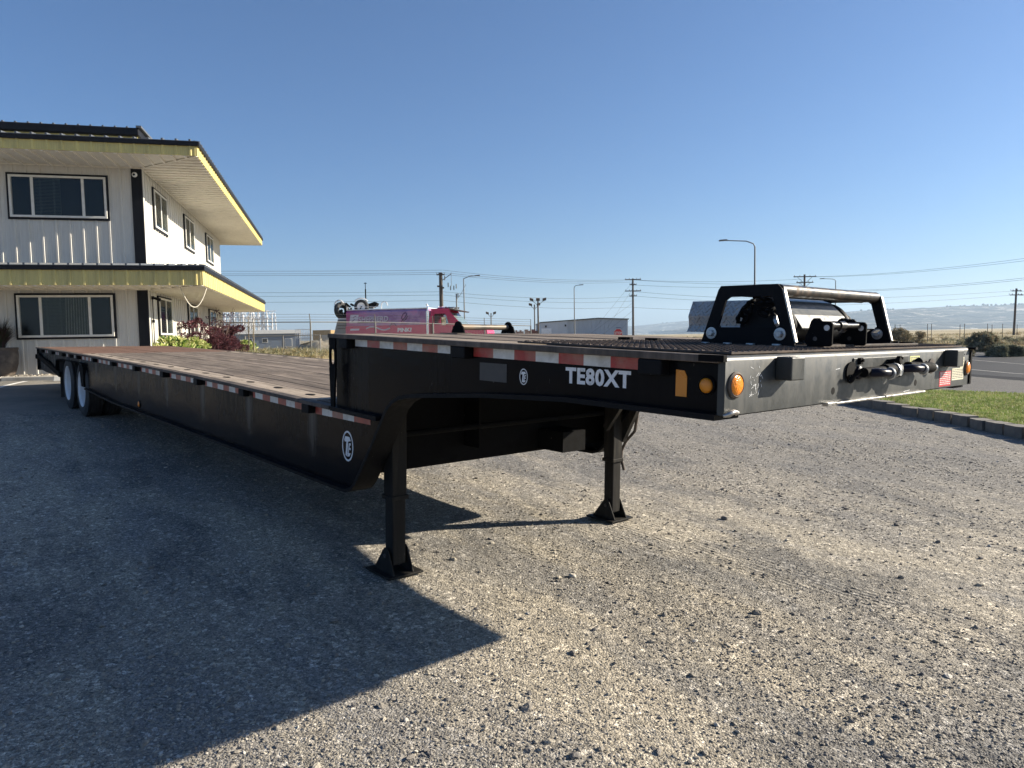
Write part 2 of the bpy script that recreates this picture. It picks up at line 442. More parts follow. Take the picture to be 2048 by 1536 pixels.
def lane_noise(x, y):
    """loose-gravel density, uneven in patches"""
    a = math.radians(35)
    u = x * math.cos(a) + y * math.sin(a); v = (-x * math.sin(a) + y * math.cos(a)) * .45
    return 0.5 + 0.5 * (np.sin(u * 2.1 + 0.9 * np.sin(v * 0.8)) * 0.5 + np.sin(u * 4.7 + 1.3 * np.sin(v * 1.7 + 1)) * 0.3 + np.sin(v * 1.3 + u * 0.6) * 0.3)
def gravel():
    N = 300000
    # density falls with distance: r log-uniform from 1.9 m
    r = 1.7 * np.exp(RNG.random(N) * math.log(24 / 1.7))
    a = np.radians(RNG.uniform(-50, 48, N))
    x = r * np.sin(a); y = r * np.cos(a)
    dn = np.clip(lane_noise(x, y), 0.05, 1)
    keep = RNG.random(N) < (0.10 + 0.90 * dn ** 1.3)
    # not inside the lawn or under the building walk
    keep &= ~((x > 6.9) & (y > 9)) & ~((y - 0.62 * x > 17.0) & (x < -3))
    x, y, r = x[keep], y[keep], r[keep]; n = len(x)
    s = np.exp(RNG.normal(math.log(0.0062), 0.45, n)) * (0.8 + 0.05 * r)
    s = np.clip(s, 0.003, 0.030)
    z = gz(x, y) + s * 0.12
    scl = np.stack([s * RNG.uniform(1.0, 1.7, n), s * RNG.uniform(0.8, 1.2, n), s * RNG.uniform(0.4, 0.7, n)], -1)
    rot = np.stack([RNG.normal(0, .25, n), RNG.normal(0, .25, n), RNG.uniform(0, 6.28, n)], -1)
    scatter('gravel', np.stack([x, y, z], -1), scl, rot, RNG.integers(0, 6, n), stone_protos([M_stone] * 6, 2))
    # sparse larger pebbles and cobbles
    n = 750
    r = 1.9 * np.exp(RNG.random(n) * math.log(11 / 1.9)); a = np.radians(RNG.uniform(-42, 44, n))
    x = r * np.sin(a); y = r * np.cos(a); s = np.exp(RNG.normal(math.log(0.0175), 0.30, n))
    x2 = x; k = ~((x > 6.9) & (y > 9))
    x, y, s = x[k], y[k], s[k]; n = len(x)
    scl = np.stack([s * RNG.uniform(1.1, 1.8, n), s * RNG.uniform(0.8, 1.2, n), s * RNG.uniform(0.5, 0.9, n)], -1)
    rot = np.stack([RNG.normal(0, .2, n), RNG.normal(0, .2, n), RNG.uniform(0, 6.28, n)], -1)
    scatter('pebbles', np.stack([x, y, gz(x, y) + s * 0.18], -1), scl, rot, RNG.integers(0, 6, n), stone_protos([M_stone] * 6, 3, 0.2))
gravel()

# ------------------------------------------------------------------ road with painted lines
def m_asphalt():
    k = NT('road_asphalt'); n = k.noise(k.pos, 0.8, 6, .6)
    c = k.mix(k.ramp(n, [(0.3, 0), (0.7, 1)]), (0.015, 0.016, 0.018), (0.027, 0.027, 0.029))
    c = k.mix(0.6, c, k.ramp(k.sep(k.voro(k.pos, 60, out='Color'))[0], [(0, 0.6), (1, 1.5)]), 'MULTIPLY')
    return k.fin(c, 0.8, 0, k.bump(k.noise(k.pos, 90, 3), 0.4, 0.006), 0.3)
M_road = m_asphalt()
M_line = simple('road_paint', (0.34, 0.33, 0.30), 0.7, var=0.35, scale=5)
ROAD_D = ray(900, 675.5); ROAD_D = np.array([ROAD_D[0], ROAD_D[1], 0]); ROAD_D /= np.linalg.norm(ROAD_D)
ROAD_N = np.array([ROAD_D[1], -ROAD_D[0], 0])
def strip(name, l0, l1, t0, t1, mat, dz, step=4.0, **props):
    mb = MB(); ts = np.arange(t0, t1 + step, step)
    V = []
    for t in ts:
        for l in (l0, l1):
            p = ROAD_D * t + ROAD_N * l; V.append((p[0], p[1], road_z(t) + dz))
    F = [(2 * i, 2 * i + 1, 2 * i + 3, 2 * i + 2) for i in range(len(ts) - 1)]
    mb.add(V, F)
    return build(mb, name, mat, **props)
def road_z(t):
    # crest just above the open ground on both sides
    return max(float(gz(*(ROAD_D * t + ROAD_N * l)[:2])) for l in (18.4, 24.0, 29.2)) + 0.05
mb = MB(); V = []; ts_ = np.arange(-40, 704, 4.0)
for t in ts_:
    for l, dz in ((17.2, -.22), (18.6, 0), (29.2, 0), (30.8, -.22)):
        p = ROAD_D * t + ROAD_N * l; V.append((p[0], p[1], road_z(t) + dz))
mb.add(V, [(4 * i + q, 4 * i + q + 1, 4 * i + q + 5, 4 * i + q + 4) for i in range(len(ts_) - 1) for q in range(3)])
road = build(mb, 'road', M_road, kind='structure')
strip('road_edge_line', 20.0, 20.14, -40, 700, M_line, 0.006, kind='structure', parent=None)
strip('road_centre_line', 23.9, 24.02, -40, 700, M_line, 0.006, kind='structure')
strip('road_far_edge_line', 27.8, 27.94, -40, 700, M_line, 0.006, kind='structure')

# ------------------------------------------------------------------ lawn island and its block wall
W0 = np.array([6.85, 16.9]); W1 = np.array([7.22, 15.29]); W2 = np.array([7.46, 13.75]); W3 = np.array([7.65, 12.45]); W4 = np.array([7.69, 10.72]); W5 = np.array([7.5, 8.6]); W6 = np.array([7.2, 6.5])
WALL = [W0, W1, W2, W3, W4, W5, W6]
def along(pl, step):
    out = []; acc = 0.0
    for a, b in zip(pl[:-1], pl[1:]):
        L = np.linalg.norm(b - a); t = (step - acc) % step if out else 0.0
        while t < L:
            out.append((a + (b - a) * t / L, (b - a) / L)); t += step
        acc = (L - (t - step)) if t > 0 else acc
    return out
M_block = simple('concrete_block', (0.17, 0.155, 0.135), 0.9, var=0.3, scale=6, bump=0.8, bscale=45, dirt=(0.22, 0.19, 0.15), dirtamt=0.4)
M_soil = simple('bare_soil', (0.16, 0.125, 0.09), 0.95, var=0.4, scale=4, bump=0.6, bscale=25)
bw = thing('retaining_wall', 'low retaining wall of grey concrete blocks holding the edge of the green lawn', 'wall', (7.4, 12, -0.05))
mb0 = MB(); b_l, b_d, b_h = 0.415, 0.26, 0.20
mb0.prism([(-b_l / 2, 0.04, 0), (-b_l / 2 * 0.55, 0, 0), (b_l / 2 * 0.55, 0, 0), (b_l / 2, 0.04, 0), (b_l * .42, b_d, 0), (-b_l * .42, b_d, 0)], (0, 0, b_h))
block_me = mb0.mesh('block', [M_block])
for i, (p, d) in enumerate(along(WALL, 0.425)):
    z = float(gz(*p)) - 0.02 + RNG.normal(0, .008)
    n = np.array([-d[1], d[0]])            # towards the lawn (wall walks towards the camera, lawn on its right in plan)
    if n[0] < 0: n = -n
    an = math.atan2(d[1], d[0]) + RNG.normal(0, .07)
    o = link('block', block_me, bw, mw=None)
    xax = np.array([math.cos(an), math.sin(an), 0]); yax = np.array([n[0], n[1], 0]); yax = yax - xax * (yax @ xax); yax /= np.linalg.norm(yax)
    if np.cross(xax, yax)[2] < 0: xax = -xax
    o.matrix_parent_inverse = Matrix.Translation((-7.4, -12, 0.05))
    o.matrix_basis = frame((p[0], p[1], z), xax, yax, (0, 0, 1))
def m_lawn():
    k = NT('lawn_ground'); n = k.noise(k.pos, 1.4, 6, .65)
    c = k.ramp(n, [(0.3, (0.10, 0.12, 0.03)), (0.5, (0.10, 0.17, 0.03)), (0.62, (0.16, 0.17, 0.06)), (0.75, (0.24, 0.20, 0.10))])
    return k.fin(c, 0.95, 0, k.bump(k.noise(k.pos, 60, 3), 0.8, 0.02), 0.2)
OUTER = [np.array([7.5, 17.6]), np.array([9.0, 18.0]), np.array([10.47, 17.5]), np.array([11.6, 16.2]), np.array([12.6, 14.0]), np.array([13.0, 10.5]), np.array([12.6, 6.5])]
inner = [w + np.array([0.25, 0.02]) for w in WALL]
poly = inner + OUTER[::-1]
def inpoly(x, y, P):
    c = np.zeros(np.shape(x), bool); n = len(P)
    for i in range(n):
        a, b = P[i], P[(i + 1) % n]
        c ^= ((a[1] > y) != (b[1] > y)) & (x < (b[0] - a[0]) * (y - a[1]) / (b[1] - a[1] + 1e-12) + a[0])
    return c
def lawn_z(x, y): return gz(x, y) + 0.165
mb = MB(); rows = 24; inn = []; out = []
def resample(pl, n):
    L = [0]
    for a, b in zip(pl[:-1], pl[1:]): L.append(L[-1] + np.linalg.norm(b - a))
    t = np.linspace(0, L[-1], n); A = np.array(pl)
    return np.stack([np.interp(t, L, A[:, 0]), np.interp(t, L, A[:, 1])], -1)
A = resample(inner, 30); B = resample(OUTER, 30)
V = []
for i in range(30):
    for j in range(rows):
        f = j / (rows - 1); p = A[i] * (1 - f) + B[i] * f
        V.append((p[0], p[1], float(lawn_z(*p)) - (0.17 * sstep((f - .9) / .1))))
mb.add(V, [(i * rows + j, (i + 1) * rows + j, (i + 1) * rows + j + 1, i * rows + j + 1) for i in range(29) for j in range(rows - 1)])
build(mb, 'lawn', m_lawn(), smooth=60, kind='structure')
# blades
def blade_mesh_proto(mat, nb=7, h=1.0, spread=0.35, width=0.05, lean=0.35, seed=1):
    """a tuft as mesh data, used by geometry nodes through a joined curve-free builder"""
    r = np.random.default_rng(seed); mb = MB()
    for _ in range(nb):
        a = r.uniform(0, 6.28); rr = r.uniform(0, spread); x, y = rr * math.cos(a), rr * math.sin(a)
        d = r.uniform(0, 6.28); l = r.uniform(0.1, lean); hh = h * r.uniform(.6, 1.1); w = width * r.uniform(.7, 1.2)
        wx, wy = -math.sin(d) * w, math.cos(d) * w
        mb.add([(x - wx, y - wy, 0), (x + wx, y + wy, 0), (x + l * .35 * math.cos(d) + wx * .7, y + l * .35 * math.sin(d) + wy * .7, hh * .55),
                (x + l * .35 * math.cos(d) - wx * .7, y + l * .35 * math.sin(d) - wy * .7, hh * .55), (x + l * math.cos(d), y + l * math.sin(d), hh)],
               [(0, 1, 2, 3), (3, 2, 4)])
    return mb
def tuft_field(name, x, y, z, s, mats, seed=3, nb=7, **kw):
    """one real mesh of many tufts (numpy tiled)"""
    protos = [blade_mesh_proto(None, nb=nb, seed=seed + q, **kw) for q in range(4)]
    r = np.random.default_rng(seed); n = len(x); VV = []; FF = []; MM = []; off = 0
    for q, pm in enumerate(protos):
        idx = np.where(np.arange(n) % 4 == q)[0]; m = len(idx)
        if m == 0: continue
        v = np.array(pm.v); k = len(v); an = r.uniform(0, 6.28, m); c, sn = np.cos(an), np.sin(an)
        sc = s[idx][:, None]
        X = (v[None, :, 0] * c[:, None] - v[None, :, 1] * sn[:, None]) * sc + x[idx][:, None]
        Y = (v[None, :, 0] * sn[:, None] + v[None, :, 1] * c[:, None]) * sc + y[idx][:, None]
        Z = v[None, :, 2] * sc * r.uniform(.7, 1.2, (m, 1)) + z[idx][:, None]
        VV.append(np.stack([X, Y, Z], -1).reshape(-1, 3))
        mi = r.integers(0, len(mats), m)
        for t in range(m):
            o = off + t * k
            FF += [tuple(o + i for i in f) for f in pm.f]; MM += [int(mi[t])] * len(pm.f)
        off += m * k
    me = bpy.data.meshes.new(name); me.from_pydata(np.concatenate(VV).tolist(), [], FF)
    for m in mats: me.materials.append(m)
    me.polygons.foreach_set('material_index', MM); me.update()
    return link(name, me, kind='stuff')
def m_leaf(name, col, var=0.35, rough=0.6, trans=0.25, tip=None):
    k = NT(name); n = k.noise(k.pos, 3.0, 4)
    c = k.mix(1.0, col, k.ramp(n, [(0.3, 1 - var), (0.7, 1 + var)]), 'MULTIPLY')
    k.fin(c, rough, 0, None, 0.3)
    t = k.new('ShaderNodeBsdfTranslucent'); k.link(c, t.inputs[0]); mx = k.new('ShaderNodeMixShader'); mx.inputs[0].default_value = trans
    k.link(k.b.outputs[0], mx.inputs[1]); k.link(t.outputs[0], mx.inputs[2]); k.link(mx.outputs[0], k.out.inputs[0])
    return k.m
G1 = m_leaf('grass_green', (0.18, 0.25, 0.055)); G2 = m_leaf('grass_light', (0.29, 0.34, 0.10)); G3 = m_leaf('grass_straw', (0.48, 0.42, 0.22))
n = 46000
bx = RNG.uniform(6.8, 13.2, n); by = RNG.uniform(6.4, 18.2, n); ok = inpoly(bx, by, poly); bx, by = bx[ok], by[ok]
tuft_field('lawn_grass', bx, by, lawn_z(bx, by), RNG.uniform(0.03, 0.055, len(bx)), [G1, G2, G1, G2, G3], nb=5, width=0.10, spread=0.9, lean=0.5)

# dry grass on the open land, and behind the fence
D1 = m_leaf('dry_grass_pale', (0.42, 0.34, 0.19)); D2 = m_leaf('dry_grass_brown', (0.28, 0.21, 0.12)); D3 = m_leaf('dry_grass_green', (0.20, 0.20, 0.10))
def field(n, fn):
    r = 22 * np.exp(RNG.random(n) * math.log(260 / 22)); a = np.radians(RNG.uniform(-36, 42, n)); x, y = r * np.sin(a), r * np.cos(a)
    return x, y
x, y = field(60000, None)
lat = x * ROAD_N[0] + y * ROAD_N[1]
K0 = np.array([-9.478, 18.8]); E1 = np.array([0.9699, 0.2437]); E2 = np.array([-0.2437, 0.9699])
bxl = (x - K0[0]) * E1[0] + (y - K0[1]) * E1[1]; byl = (x - K0[0]) * E2[0] + (y - K0[1]) * E2[1]
ok = ((lat > 31) | (lat < 17.5)) & ~((bxl < 2.5) & (byl < 17)) & ((y > 31) | (lat > 31))
x, y = x[ok], y[ok]
d = np.sqrt(x ** 2 + y ** 2)
def land_z(x, y):
    x = np.asarray(x, float); y = np.asarray(y, float); d = np.sqrt(x ** 2 + (y - 8) ** 2)
    return gz(x, y) + sstep((d - 38) / 60) * 0.25 * (np.sin(x * 0.071 + 1.3) * np.cos(y * 0.053) + 0.5 * np.sin(x * 0.19 + y * 0.13))
tuft_field('dry_grass', x, y, land_z(x, y), RNG.uniform(0.12, 0.26, len(x)) * (0.8 + d / 160), [D1, D1, D2, D3], nb=6, width=0.035, spread=0.7, lean=0.6)

# ------------------------------------------------------------------ hills
def m_hill():
    k = NT('hill_slopes'); wp = k.pos; s = k.sep(wp)
    n = k.noise(k.mapv(wp, (0.006, 0.0035, 0.03)), 1.0, 9, 0.66, 0.8)
    n2 = k.noise(k.mapv(wp, (0.005, 0.004, 0.05), (0, 0, 0.5)), 1.0, 8, 0.72, 1.6)
    c = k.ramp(n, [(0.36, (0.018, 0.020, 0.022)), (0.5, (0.050, 0.048, 0.042)), (0.64, (0.12, 0.108, 0.085))])
    c = k.mix(k.ramp(n2, [(0.55, 0.0), (0.60, 0.9)]), c, (0.50, 0.45, 0.37))
    return k.fin(c, 0.95, 0, k.bump(n, 1.0, 30), 0.1)
def hill(name, prof, Y0, depth, mat, seed):
    """prof: list of (photo px, photo py) of the crest, at distance Y0"""
    px = np.array([p[0] for p in prof], float); py = np.array([p[1] for p in prof], float)
    nx, ny = 420, 46
    P = np.linspace(px[0], px[-1], nx); H = np.interp(P, px, py)
    r = np.random.default_rng(seed); ph = r.uniform(0, 6.28, 24); fr = r.uniform(0.01, 0.12, 24)
    V = []
    for i in range(nx):
        c = at(P[i], H[i], Y0); top = c[2] + 1.2 * sum(math.sin(P[i] * f * 3 + q) for f, q in zip(fr[:6], ph[:6]))
        for j in range(ny):
            f = j / (ny - 1)                     # 0 foot (near) .. 1 crest
            Yd = Y0 - depth * (1 - f)
            xx = c[0]
            gully = sum(math.sin(xx * fq * 0.10 + q + 2.2 * math.sin(f * 4 + q)) for fq, q in zip(fr, ph)) / 6.0
            z = top * (f ** 0.75) * (1 - 0.13 * gully * math.sin(math.pi * min(f * 1.02, 1)))
            V.append((xx, Yd + gully * 55 * math.sin(math.pi * f), z - 3 * (1 - f)))
        V.append((c[0], Y0 + depth * 1.5, top * 0.96))
    ny += 1
    F = [(i * ny + j, (i + 1) * ny + j, (i + 1) * ny + j + 1, i * ny + j + 1) for i in range(nx - 1) for j in range(ny - 1)]
    me = bpy.data.meshes.new(name); me.from_pydata(V, [], F); me.materials.append(mat); me.shade_smooth(); me.update()
    return link(name, me, kind='structure')
M_hill = m_hill()
hill('far_hills', [(-900, 668), (300, 668), (900, 664), (1180, 655), (1260, 652), (1300, 650), (1345, 645), (1390, 641), (1420, 640), (1500, 644), (1620, 641), (1700, 636), (1900, 628), (2500, 620), (3400, 640)], 6800, 1500, M_hill, 5)
hill('near_ridge', [(1380, 660), (1500, 648), (1640, 632), (1700, 624), (1745, 621), (1790, 619), (1850, 616), (1910, 612.5), (1970, 611.5), (2048, 609), (2300, 603), (2900, 600), (3600, 640)], 4300, 1300, M_hill, 9)

# ------------------------------------------------------------------ the two-storey metal building
KB = np.array([-9.478, 18.8, 0.8])
BM = frame(KB, (E1[0], E1[1], 0), (E2[0], E2[1], 0), (0, 0, 1))     # local x along the front (to the right), y back along the side
def m_metal(name, col, rough=0.35, streak=0.25, dirt=(0.25, 0.2, 0.14), amt=0.25, spec=0.5):
    k = NT(name); s = k.mapv(k.pos, (1, 1, 0.12))
    n = k.noise(s, 9.0, 6, 0.65)
    c = k.mix(1.0, col, k.ramp(n, [(0.3, 1 - streak), (0.65, 1.0)]), 'MULTIPLY')
    d = k.noise(k.mapv(k.pos, (1, 1, 0.25)), 2.2, 8, 0.7)
    c = k.mix(k.math('MULTIPLY', k.ramp(d, [(0.5, 0.0), (0.8, 1.0)]), amt), c, dirt)
    return k.fin(c, k.ramp(n, [(0.3, rough), (0.7, rough + 0.18)]), 0, k.bump(k.noise(k.pos, 1.3, 2), 0.12, 0.02), spec)
M_wall = m_metal('white_wall_metal', (0.64, 0.62, 0.565), 0.42, 0.12, spec=0.25)
M_yel = m_metal('yellow_fascia', (0.66, 0.55, 0.20), 0.4, 0.25, (0.28, 0.24, 0.12), 0.5)
M_soff = m_metal('soffit_white', (0.82, 0.78, 0.68), 0.55, 0.1)
M_blk = m_metal('black_trim', (0.012, 0.013, 0.017), 0.45, 0.3, (0.05, 0.047, 0.045), 0.25, spec=0.15)
M_roof = m_metal('roof_dark', (0.10, 0.11, 0.125), 0.4, 0.2)
M_vinyl = simple('window_vinyl', (0.72, 0.70, 0.64), 0.45, var=0.12, scale=6)
def m_glass():
    k = NT('window_glass'); k.fin((0.012, 0.015, 0.018), 0.04, 0, k.bump(k.noise(k.pos, 1.4, 2), 0.06, 0.02), 0.9)
    t = k.new('ShaderNodeBsdfTransparent'); t.inputs[0].default_value = (0.75, 0.8, 0.8, 1)
    mx = k.new('ShaderNodeMixShader'); mx.inputs[0].default_value = 0.68
    k.link(k.b.outputs[0], mx.inputs[1]); k.link(t.outputs[0], mx.inputs[2]); k.link(mx.outputs[0], k.out.inputs[0]); return k.m
M_glass = m_glass()
M_screen = simple('window_dark_screen', (0.035, 0.037, 0.04), 0.6, var=0.2)
M_blind = simple('window_blind', (0.34, 0.35, 0.32), 0.6, var=0.12)
M_blind_b = simple('window_blind_blue', (0.055, 0.085, 0.13), 0.6, var=0.12)
M_curt = simple('curtain_grey', (0.55, 0.53, 0.46), 0.8, var=0.15)
bld = thing('metal_building', 'two storey white ribbed metal building with yellow fascia boards under dark roof edges', 'building', mw=BM)

def rib_profile(L, step=0.305, h=0.026, wb=0.066, wt=0.040, off=0.0, minor=True):
    P = [(0.0, 0.0)]; x = off
    while x < L - 1e-6:
        for dx, hh in ((-wb / 2, 0), (-wt / 2, h), (wt / 2, h), (wb / 2, 0)):
            if 0 < x + dx < L: P.append((x + dx, hh))
        if minor:
            for q in (0.33, 0.66):
                m = x + step * q
                if m + .02 < L: P += [(m - .018, 0), (m - .008, 0.004), (m + .008, 0.004), (m + .018, 0)]
        x += step
    P.append((L, 0.0)); return P
def ribbed(L, H, off=0.15, **k):
    """sheet in local x (0..L) and z (0..H), ribs towards -y"""
    P = rib_profile(L, off=off, **k); mb = MB(); n = len(P)
    V = [(x, -y, 0) for x, y in P] + [(x, -y, H) for x, y in P] + [(x, 0.02, 0) for x, y in P] + [(x, 0.02, H) for x, y in P]
    F = [(i, i + 1, n + i + 1, n + i) for i in range(n - 1)] + [(2 * n + i, 3 * n + i, 3 * n + i + 1, 2 * n + i + 1) for i in range(n - 1)]
    F += [(i, 2 * n + i, 2 * n + i + 1, i + 1) for i in range(n - 1)] + [(n + i, n + i + 1, 3 * n + i + 1, 3 * n + i) for i in range(n - 1)]
    mb.add(V, F); return mb
PW = 0.915
def panels(name, H, mats, ox, oy, oz, dx, dy, count, sx=1.0, gap=0.002):
    me = ribbed(PW - gap, H).mesh('panel', [mats])
    for i in range(count):
        x = ox + dx * PW * i; y = oy + dy * PW * i
        o = link(name, me, bld)
        a = (dx, dy, 0); b = (-dy, dx, 0)
        o.matrix_basis = frame((x, y, oz), a, b, (0, 0, 1))
# front wall (x from -8.2 to 0): panels run to the right so ribs point at the viewer
panels('wall_panel', 2.42, M_wall, -9.15, 0, -0.12, 1, 0, 10)
panels('wall_panel', 3.10, M_wall, -9.15, 0, 2.32, 1, 0, 10)
panels('wall_panel', 2.42, M_wall, 0, 0, -0.12, 0, 1, 15)
panels('wall_panel', 3.10, M_wall, 0, 0, 2.32, 0, 1, 15)
# back and far sides, plain body inside
mb = MB(); mb.box(-9.1, -0.03, 0.03, 13.69, -0.5, 5.35); build(mb, 'wall_body', M_wall, bld)
# black corner trim
mb = MB()
for z0, z1 in ((-0.1, 2.17), (2.62, 5.27)):
    mb.box(-0.20, 0.045, -0.045, -0.032, z0, z1); mb.box(0.033, 0.045, -0.045, 0.03, z0, z1)
build(mb, 'corner_trim', M_blk, bld)
mb = MB()
for z0, z1 in ((-0.1, 2.17), (2.62, 5.27)):
    mb.box(0.0335, 0.050, 0.031, 0.17, z0, z1)
build(mb, 'corner_trim', M_wall, bld, label='white corner trim of the side wall')
# windows
def window(x0, x1, z0, z1, side=False, split=(0.25, 0.75), kind='A'):
    W = x1 - x0; H = z1 - z0
    if not side: Mx = frame((x0, 0, z0), (1, 0, 0), (0, 1, 0), (0, 0, 1))
    else: Mx = frame((0, x0, z0), (0, 1, 0), (-1, 0, 0), (0, 0, 1))
    w = MB(); t = 0.05
    w.box(-t, W + t, -0.046, 0.0, -t, 0.0); w.box(-t, W + t, -0.046, 0.0, H, H + t); w.box(-t, 0, -0.046, 0, 0.001, H - .001); w.box(W, W + t, -0.046, 0, 0.001, H - .001)
    o = build(w, 'window', M_blk, bld); o.matrix_basis = Mx
    f = MB(); q = 0.055
    f.box(0.001, W - .001, -0.072, -0.002, 0.001, q); f.box(0.001, W - .001, -0.072, -0.002, H - q, H - .001)
    f.box(0.001, q, -0.072, -0.002, q, H - q); f.box(W - q, W - .001, -0.072, -0.002, q, H - q)
    xs = [0.055] + [W * s for s in split] + [W - 0.055]
    for s in split: f.box(W * s - .033, W * s + .033, -0.066, -0.002, q, H - q)
    build(f, 'frame', M_vinyl, o, bevel=0.006)
    for a, b in zip(xs[:-1], xs[1:]):
        mid = len(xs) == 4 and a != xs[0] and b != xs[-1]
        p = MB(); p.box(a + .02, b - .02, -0.052, -0.048, q - .004, H - q + .004); build(p, 'pane', M_glass, o)
        if len(xs) == 4 and not mid or (len(xs) == 3 and a == xs[0]):
            g = MB(); g.box(a + .015, b - .015, -0.034, -0.030, q, H - q); build(g, 'screen', M_screen, o)
        else:
            n = int(H / 0.035); g = MB()
            xm = a + (b - a) * (0.55 if mid else 1.0)
            for i in range(n):
                z = q + 0.01 + i * 0.035
                if z > H - q - .02: break
                g.obox(((a + xm) / 2, -0.026, z), ((xm - a) / 2 - .01, 0, 0), (0, 0.009, 0.010), (0, -0.0006, 0.0006))
            build(g, 'blind', M_blind_b if kind == 'U' else M_blind, o, kind='stuff')
            if mid:
                g = MB()
                if kind == 'U': g.box(xm, b - .01, -0.030, -0.026, q, H - q)
                else:
                    for i in range(9):
                        u = xm - .06 + (b - xm + .05) * i / 9; g.tube((u + .03 * (1 - i / 9), -0.022, H - q), (u, -0.022, q), 0.028, 6)
                build(g, 'curtain', simple('curtain_dusk', (0.075, 0.07, 0.095), 0.8, var=.15) if kind == 'U' else M_curt, o)
    return o
window(-2.97, -0.79, 3.94, 4.98, kind='U', split=(0.235, 0.755))
window(-2.95, -0.77, 0.95, 2.01, kind='L', split=(0.24, 0.75))
for y0 in (1.24, 5.58, 9.9):
    window(y0, y0 + 1.60, 3.94, 4.98, side=True, split=(0.5,))
    window(y0, y0 + 1.62, 0.98, 2.02, side=True, split=(0.5,))

# eaves: soffit, fascia, dark edge, ribbed roof
OV = 1.62; RX = 1.65; RY = 13.72 + OV
def eave(zs, zf, drop_in=0.0, edge=0.10, slope=0.12, roof_reach=2.2):
    # soffit sheets: strips 0.305 wide, each a panel; front soffit ribs run outwards (along y), side ribs along x
    me = {}
    def soffit_strip(P, name='soffit_panel'):
        b = MB(); b.prism(P, (0, 0, 0.02)); build(b, name, M_soff, bld)
    step = 0.61
    x = -9.15
    while x < 0:                                          # front, between wall and fascia
        x1 = min(x + step, 0); b = MB()
        b.box(x + .002, x1 - .002, -OV + .02, -0.005, zs, zs + .02)
        for r in (x + .15, x + .455):
            if r < x1: b.box(r - .028, r + .028, -OV + .02, -0.005, zs - .032, zs - .0005)
        build(b, 'soffit_panel', M_soff, bld); x = x1
    # corner piece, mitred
    b = MB(); b.prism([(0, -.005, zs), (0, -OV + .02, zs), (RX - .02, -OV + .02, zs)], (0, 0, .02))
    for i in range(5):
        r = 0.15 + i * 0.305; yy = -OV * r / RX
        b.box(r - .028, r + .028, -OV + .02, yy - .02, zs - .032, zs - .0005)
    build(b, 'soffit_panel', M_soff, bld)
    b = MB(); b.prism([(0.003, -.005, zs), (RX - .02, -OV + .022, zs), (RX - .02, -.005, zs)], (0, 0, .02))
    for i in range(5):
        r = -0.15 - i * 0.305; b.box(max(-r * RX / OV, .02) + .02, RX - .02, r - .028, r + .028, zs - .032, zs - .0005)
    build(b, 'soffit_panel', M_soff, bld)
    y = 0.0
    while y < RY - .02:
        y1 = min(y + step, RY - .02); b = MB()
        x0 = 0.005 if y < 13.72 else -6
        b.box(x0, RX - .02, y + .002, y1 - .002, zs, zs + .02)
        for r in (y + .15, y + .455):
            if r < y1: b.box(x0, RX - .02, r - .028, r + .028, zs - .032, zs - .0005)
        build(b, 'soffit_panel', M_soff, bld); y = y1
    # mitre flashing and wall flashing
    b = MB(); b.obox((RX / 2, -OV / 2, zs - .022), (RX / 2 - .02, -OV / 2 + .02, 0), (.02, .02, 0), (0, 0, .006))
    b.box(-9.1, 0.03, -0.07, -0.046, zs - .03, zs - .002); b.box(0.046, 0.07, -0.07, 13.7, zs - .03, zs - .002)
    build(b, 'soffit_flashing', M_soff, bld)
    # fascia
    H = zf - zs; me = ribbed(PW - .002, H + .012, h=0.022).mesh('fascia', [M_yel])
    for i in range(12):
        o = link('fascia_panel', me, bld); o.matrix_basis = frame((RX - PW * (i + 1), -OV, zs - .012), (1, 0, 0), (0, 1, 0), (0, 0, 1))
    nn = int(math.ceil((RY + OV) / PW))
    for i in range(nn):
        o = link('fascia_panel', me, bld); o.matrix_basis = frame((RX, -OV + PW * i if i < nn - 1 else RY - PW, zs - .012), (0, 1, 0), (-1, 0, 0), (0, 0, 1))
    # back eave board closing the far end
    b = MB(); b.box(-6, RX, RY, RY + .02, zs - .012, zf + .05); build(b, 'fascia_panel', M_yel, bld)
    # dark edge trim
    b = MB(); e = 0.058
    b.box(-9.15, RX + e, -OV - e, -OV - .001 + .02, zf, zf + edge); b.box(RX - .02, RX + e, -OV + .02, RY + .02, zf, zf + edge)
    build(b, 'roof_edge_trim', M_blk, bld, bevel=0.006)
    # roof sheet rising to the wall / hip, and its ribs showing as small caps along the edge
    b = MB(); z0 = zf + edge + .002; R = roof_reach
    zin = z0 + R * slope
    b.prism([(-9.15, -OV - e, z0), (RX + e, -OV - e, z0), (RX - R, -OV + R, zin), (-9.15, -OV + R, zin)], (0, 0, .012))
    b.prism([(RX + e, -OV - e, z0), (RX + e, RY, z0), (RX - R, RY - R, zin), (RX - R, -OV + R, zin)], (0, 0, .012))
    b.prism([(RX - R, -OV + R, zin), (RX - R, RY - R, zin), (-9.15, RY - R, zin), (-9.15, -OV + R, zin)], (0, 0, .012))
    x = RX - 0.15
    while x > -9.1:
        l = min(R, max(0.1, RX - x - .05) if x > RX - R else R)
        b.obox((x, -OV - e + l / 2, z0 + .03 + l / 2 * slope), (.022, 0, 0), (0, l / 2, l / 2 * slope), (0, 0, .022)); x -= 0.305
    y = -OV + 0.15
    while y < RY - .1:
        l = min(R, max(0.1, min(y + OV, RY - y)))
        b.obox((RX + e - l / 2, y, z0 + .03 + l / 2 * slope), (-l / 2, 0, l / 2 * slope), (0, .022, 0), (0, 0, .022)); y += 0.305
    # dark teeth between the ribs on the lit side
    build(b, 'roof', M_roof, bld)
    return z0
eave(2.16, 2.50, slope=0.10, roof_reach=1.62)
eave(5.25, 5.46, slope=0.12, roof_reach=4.0)
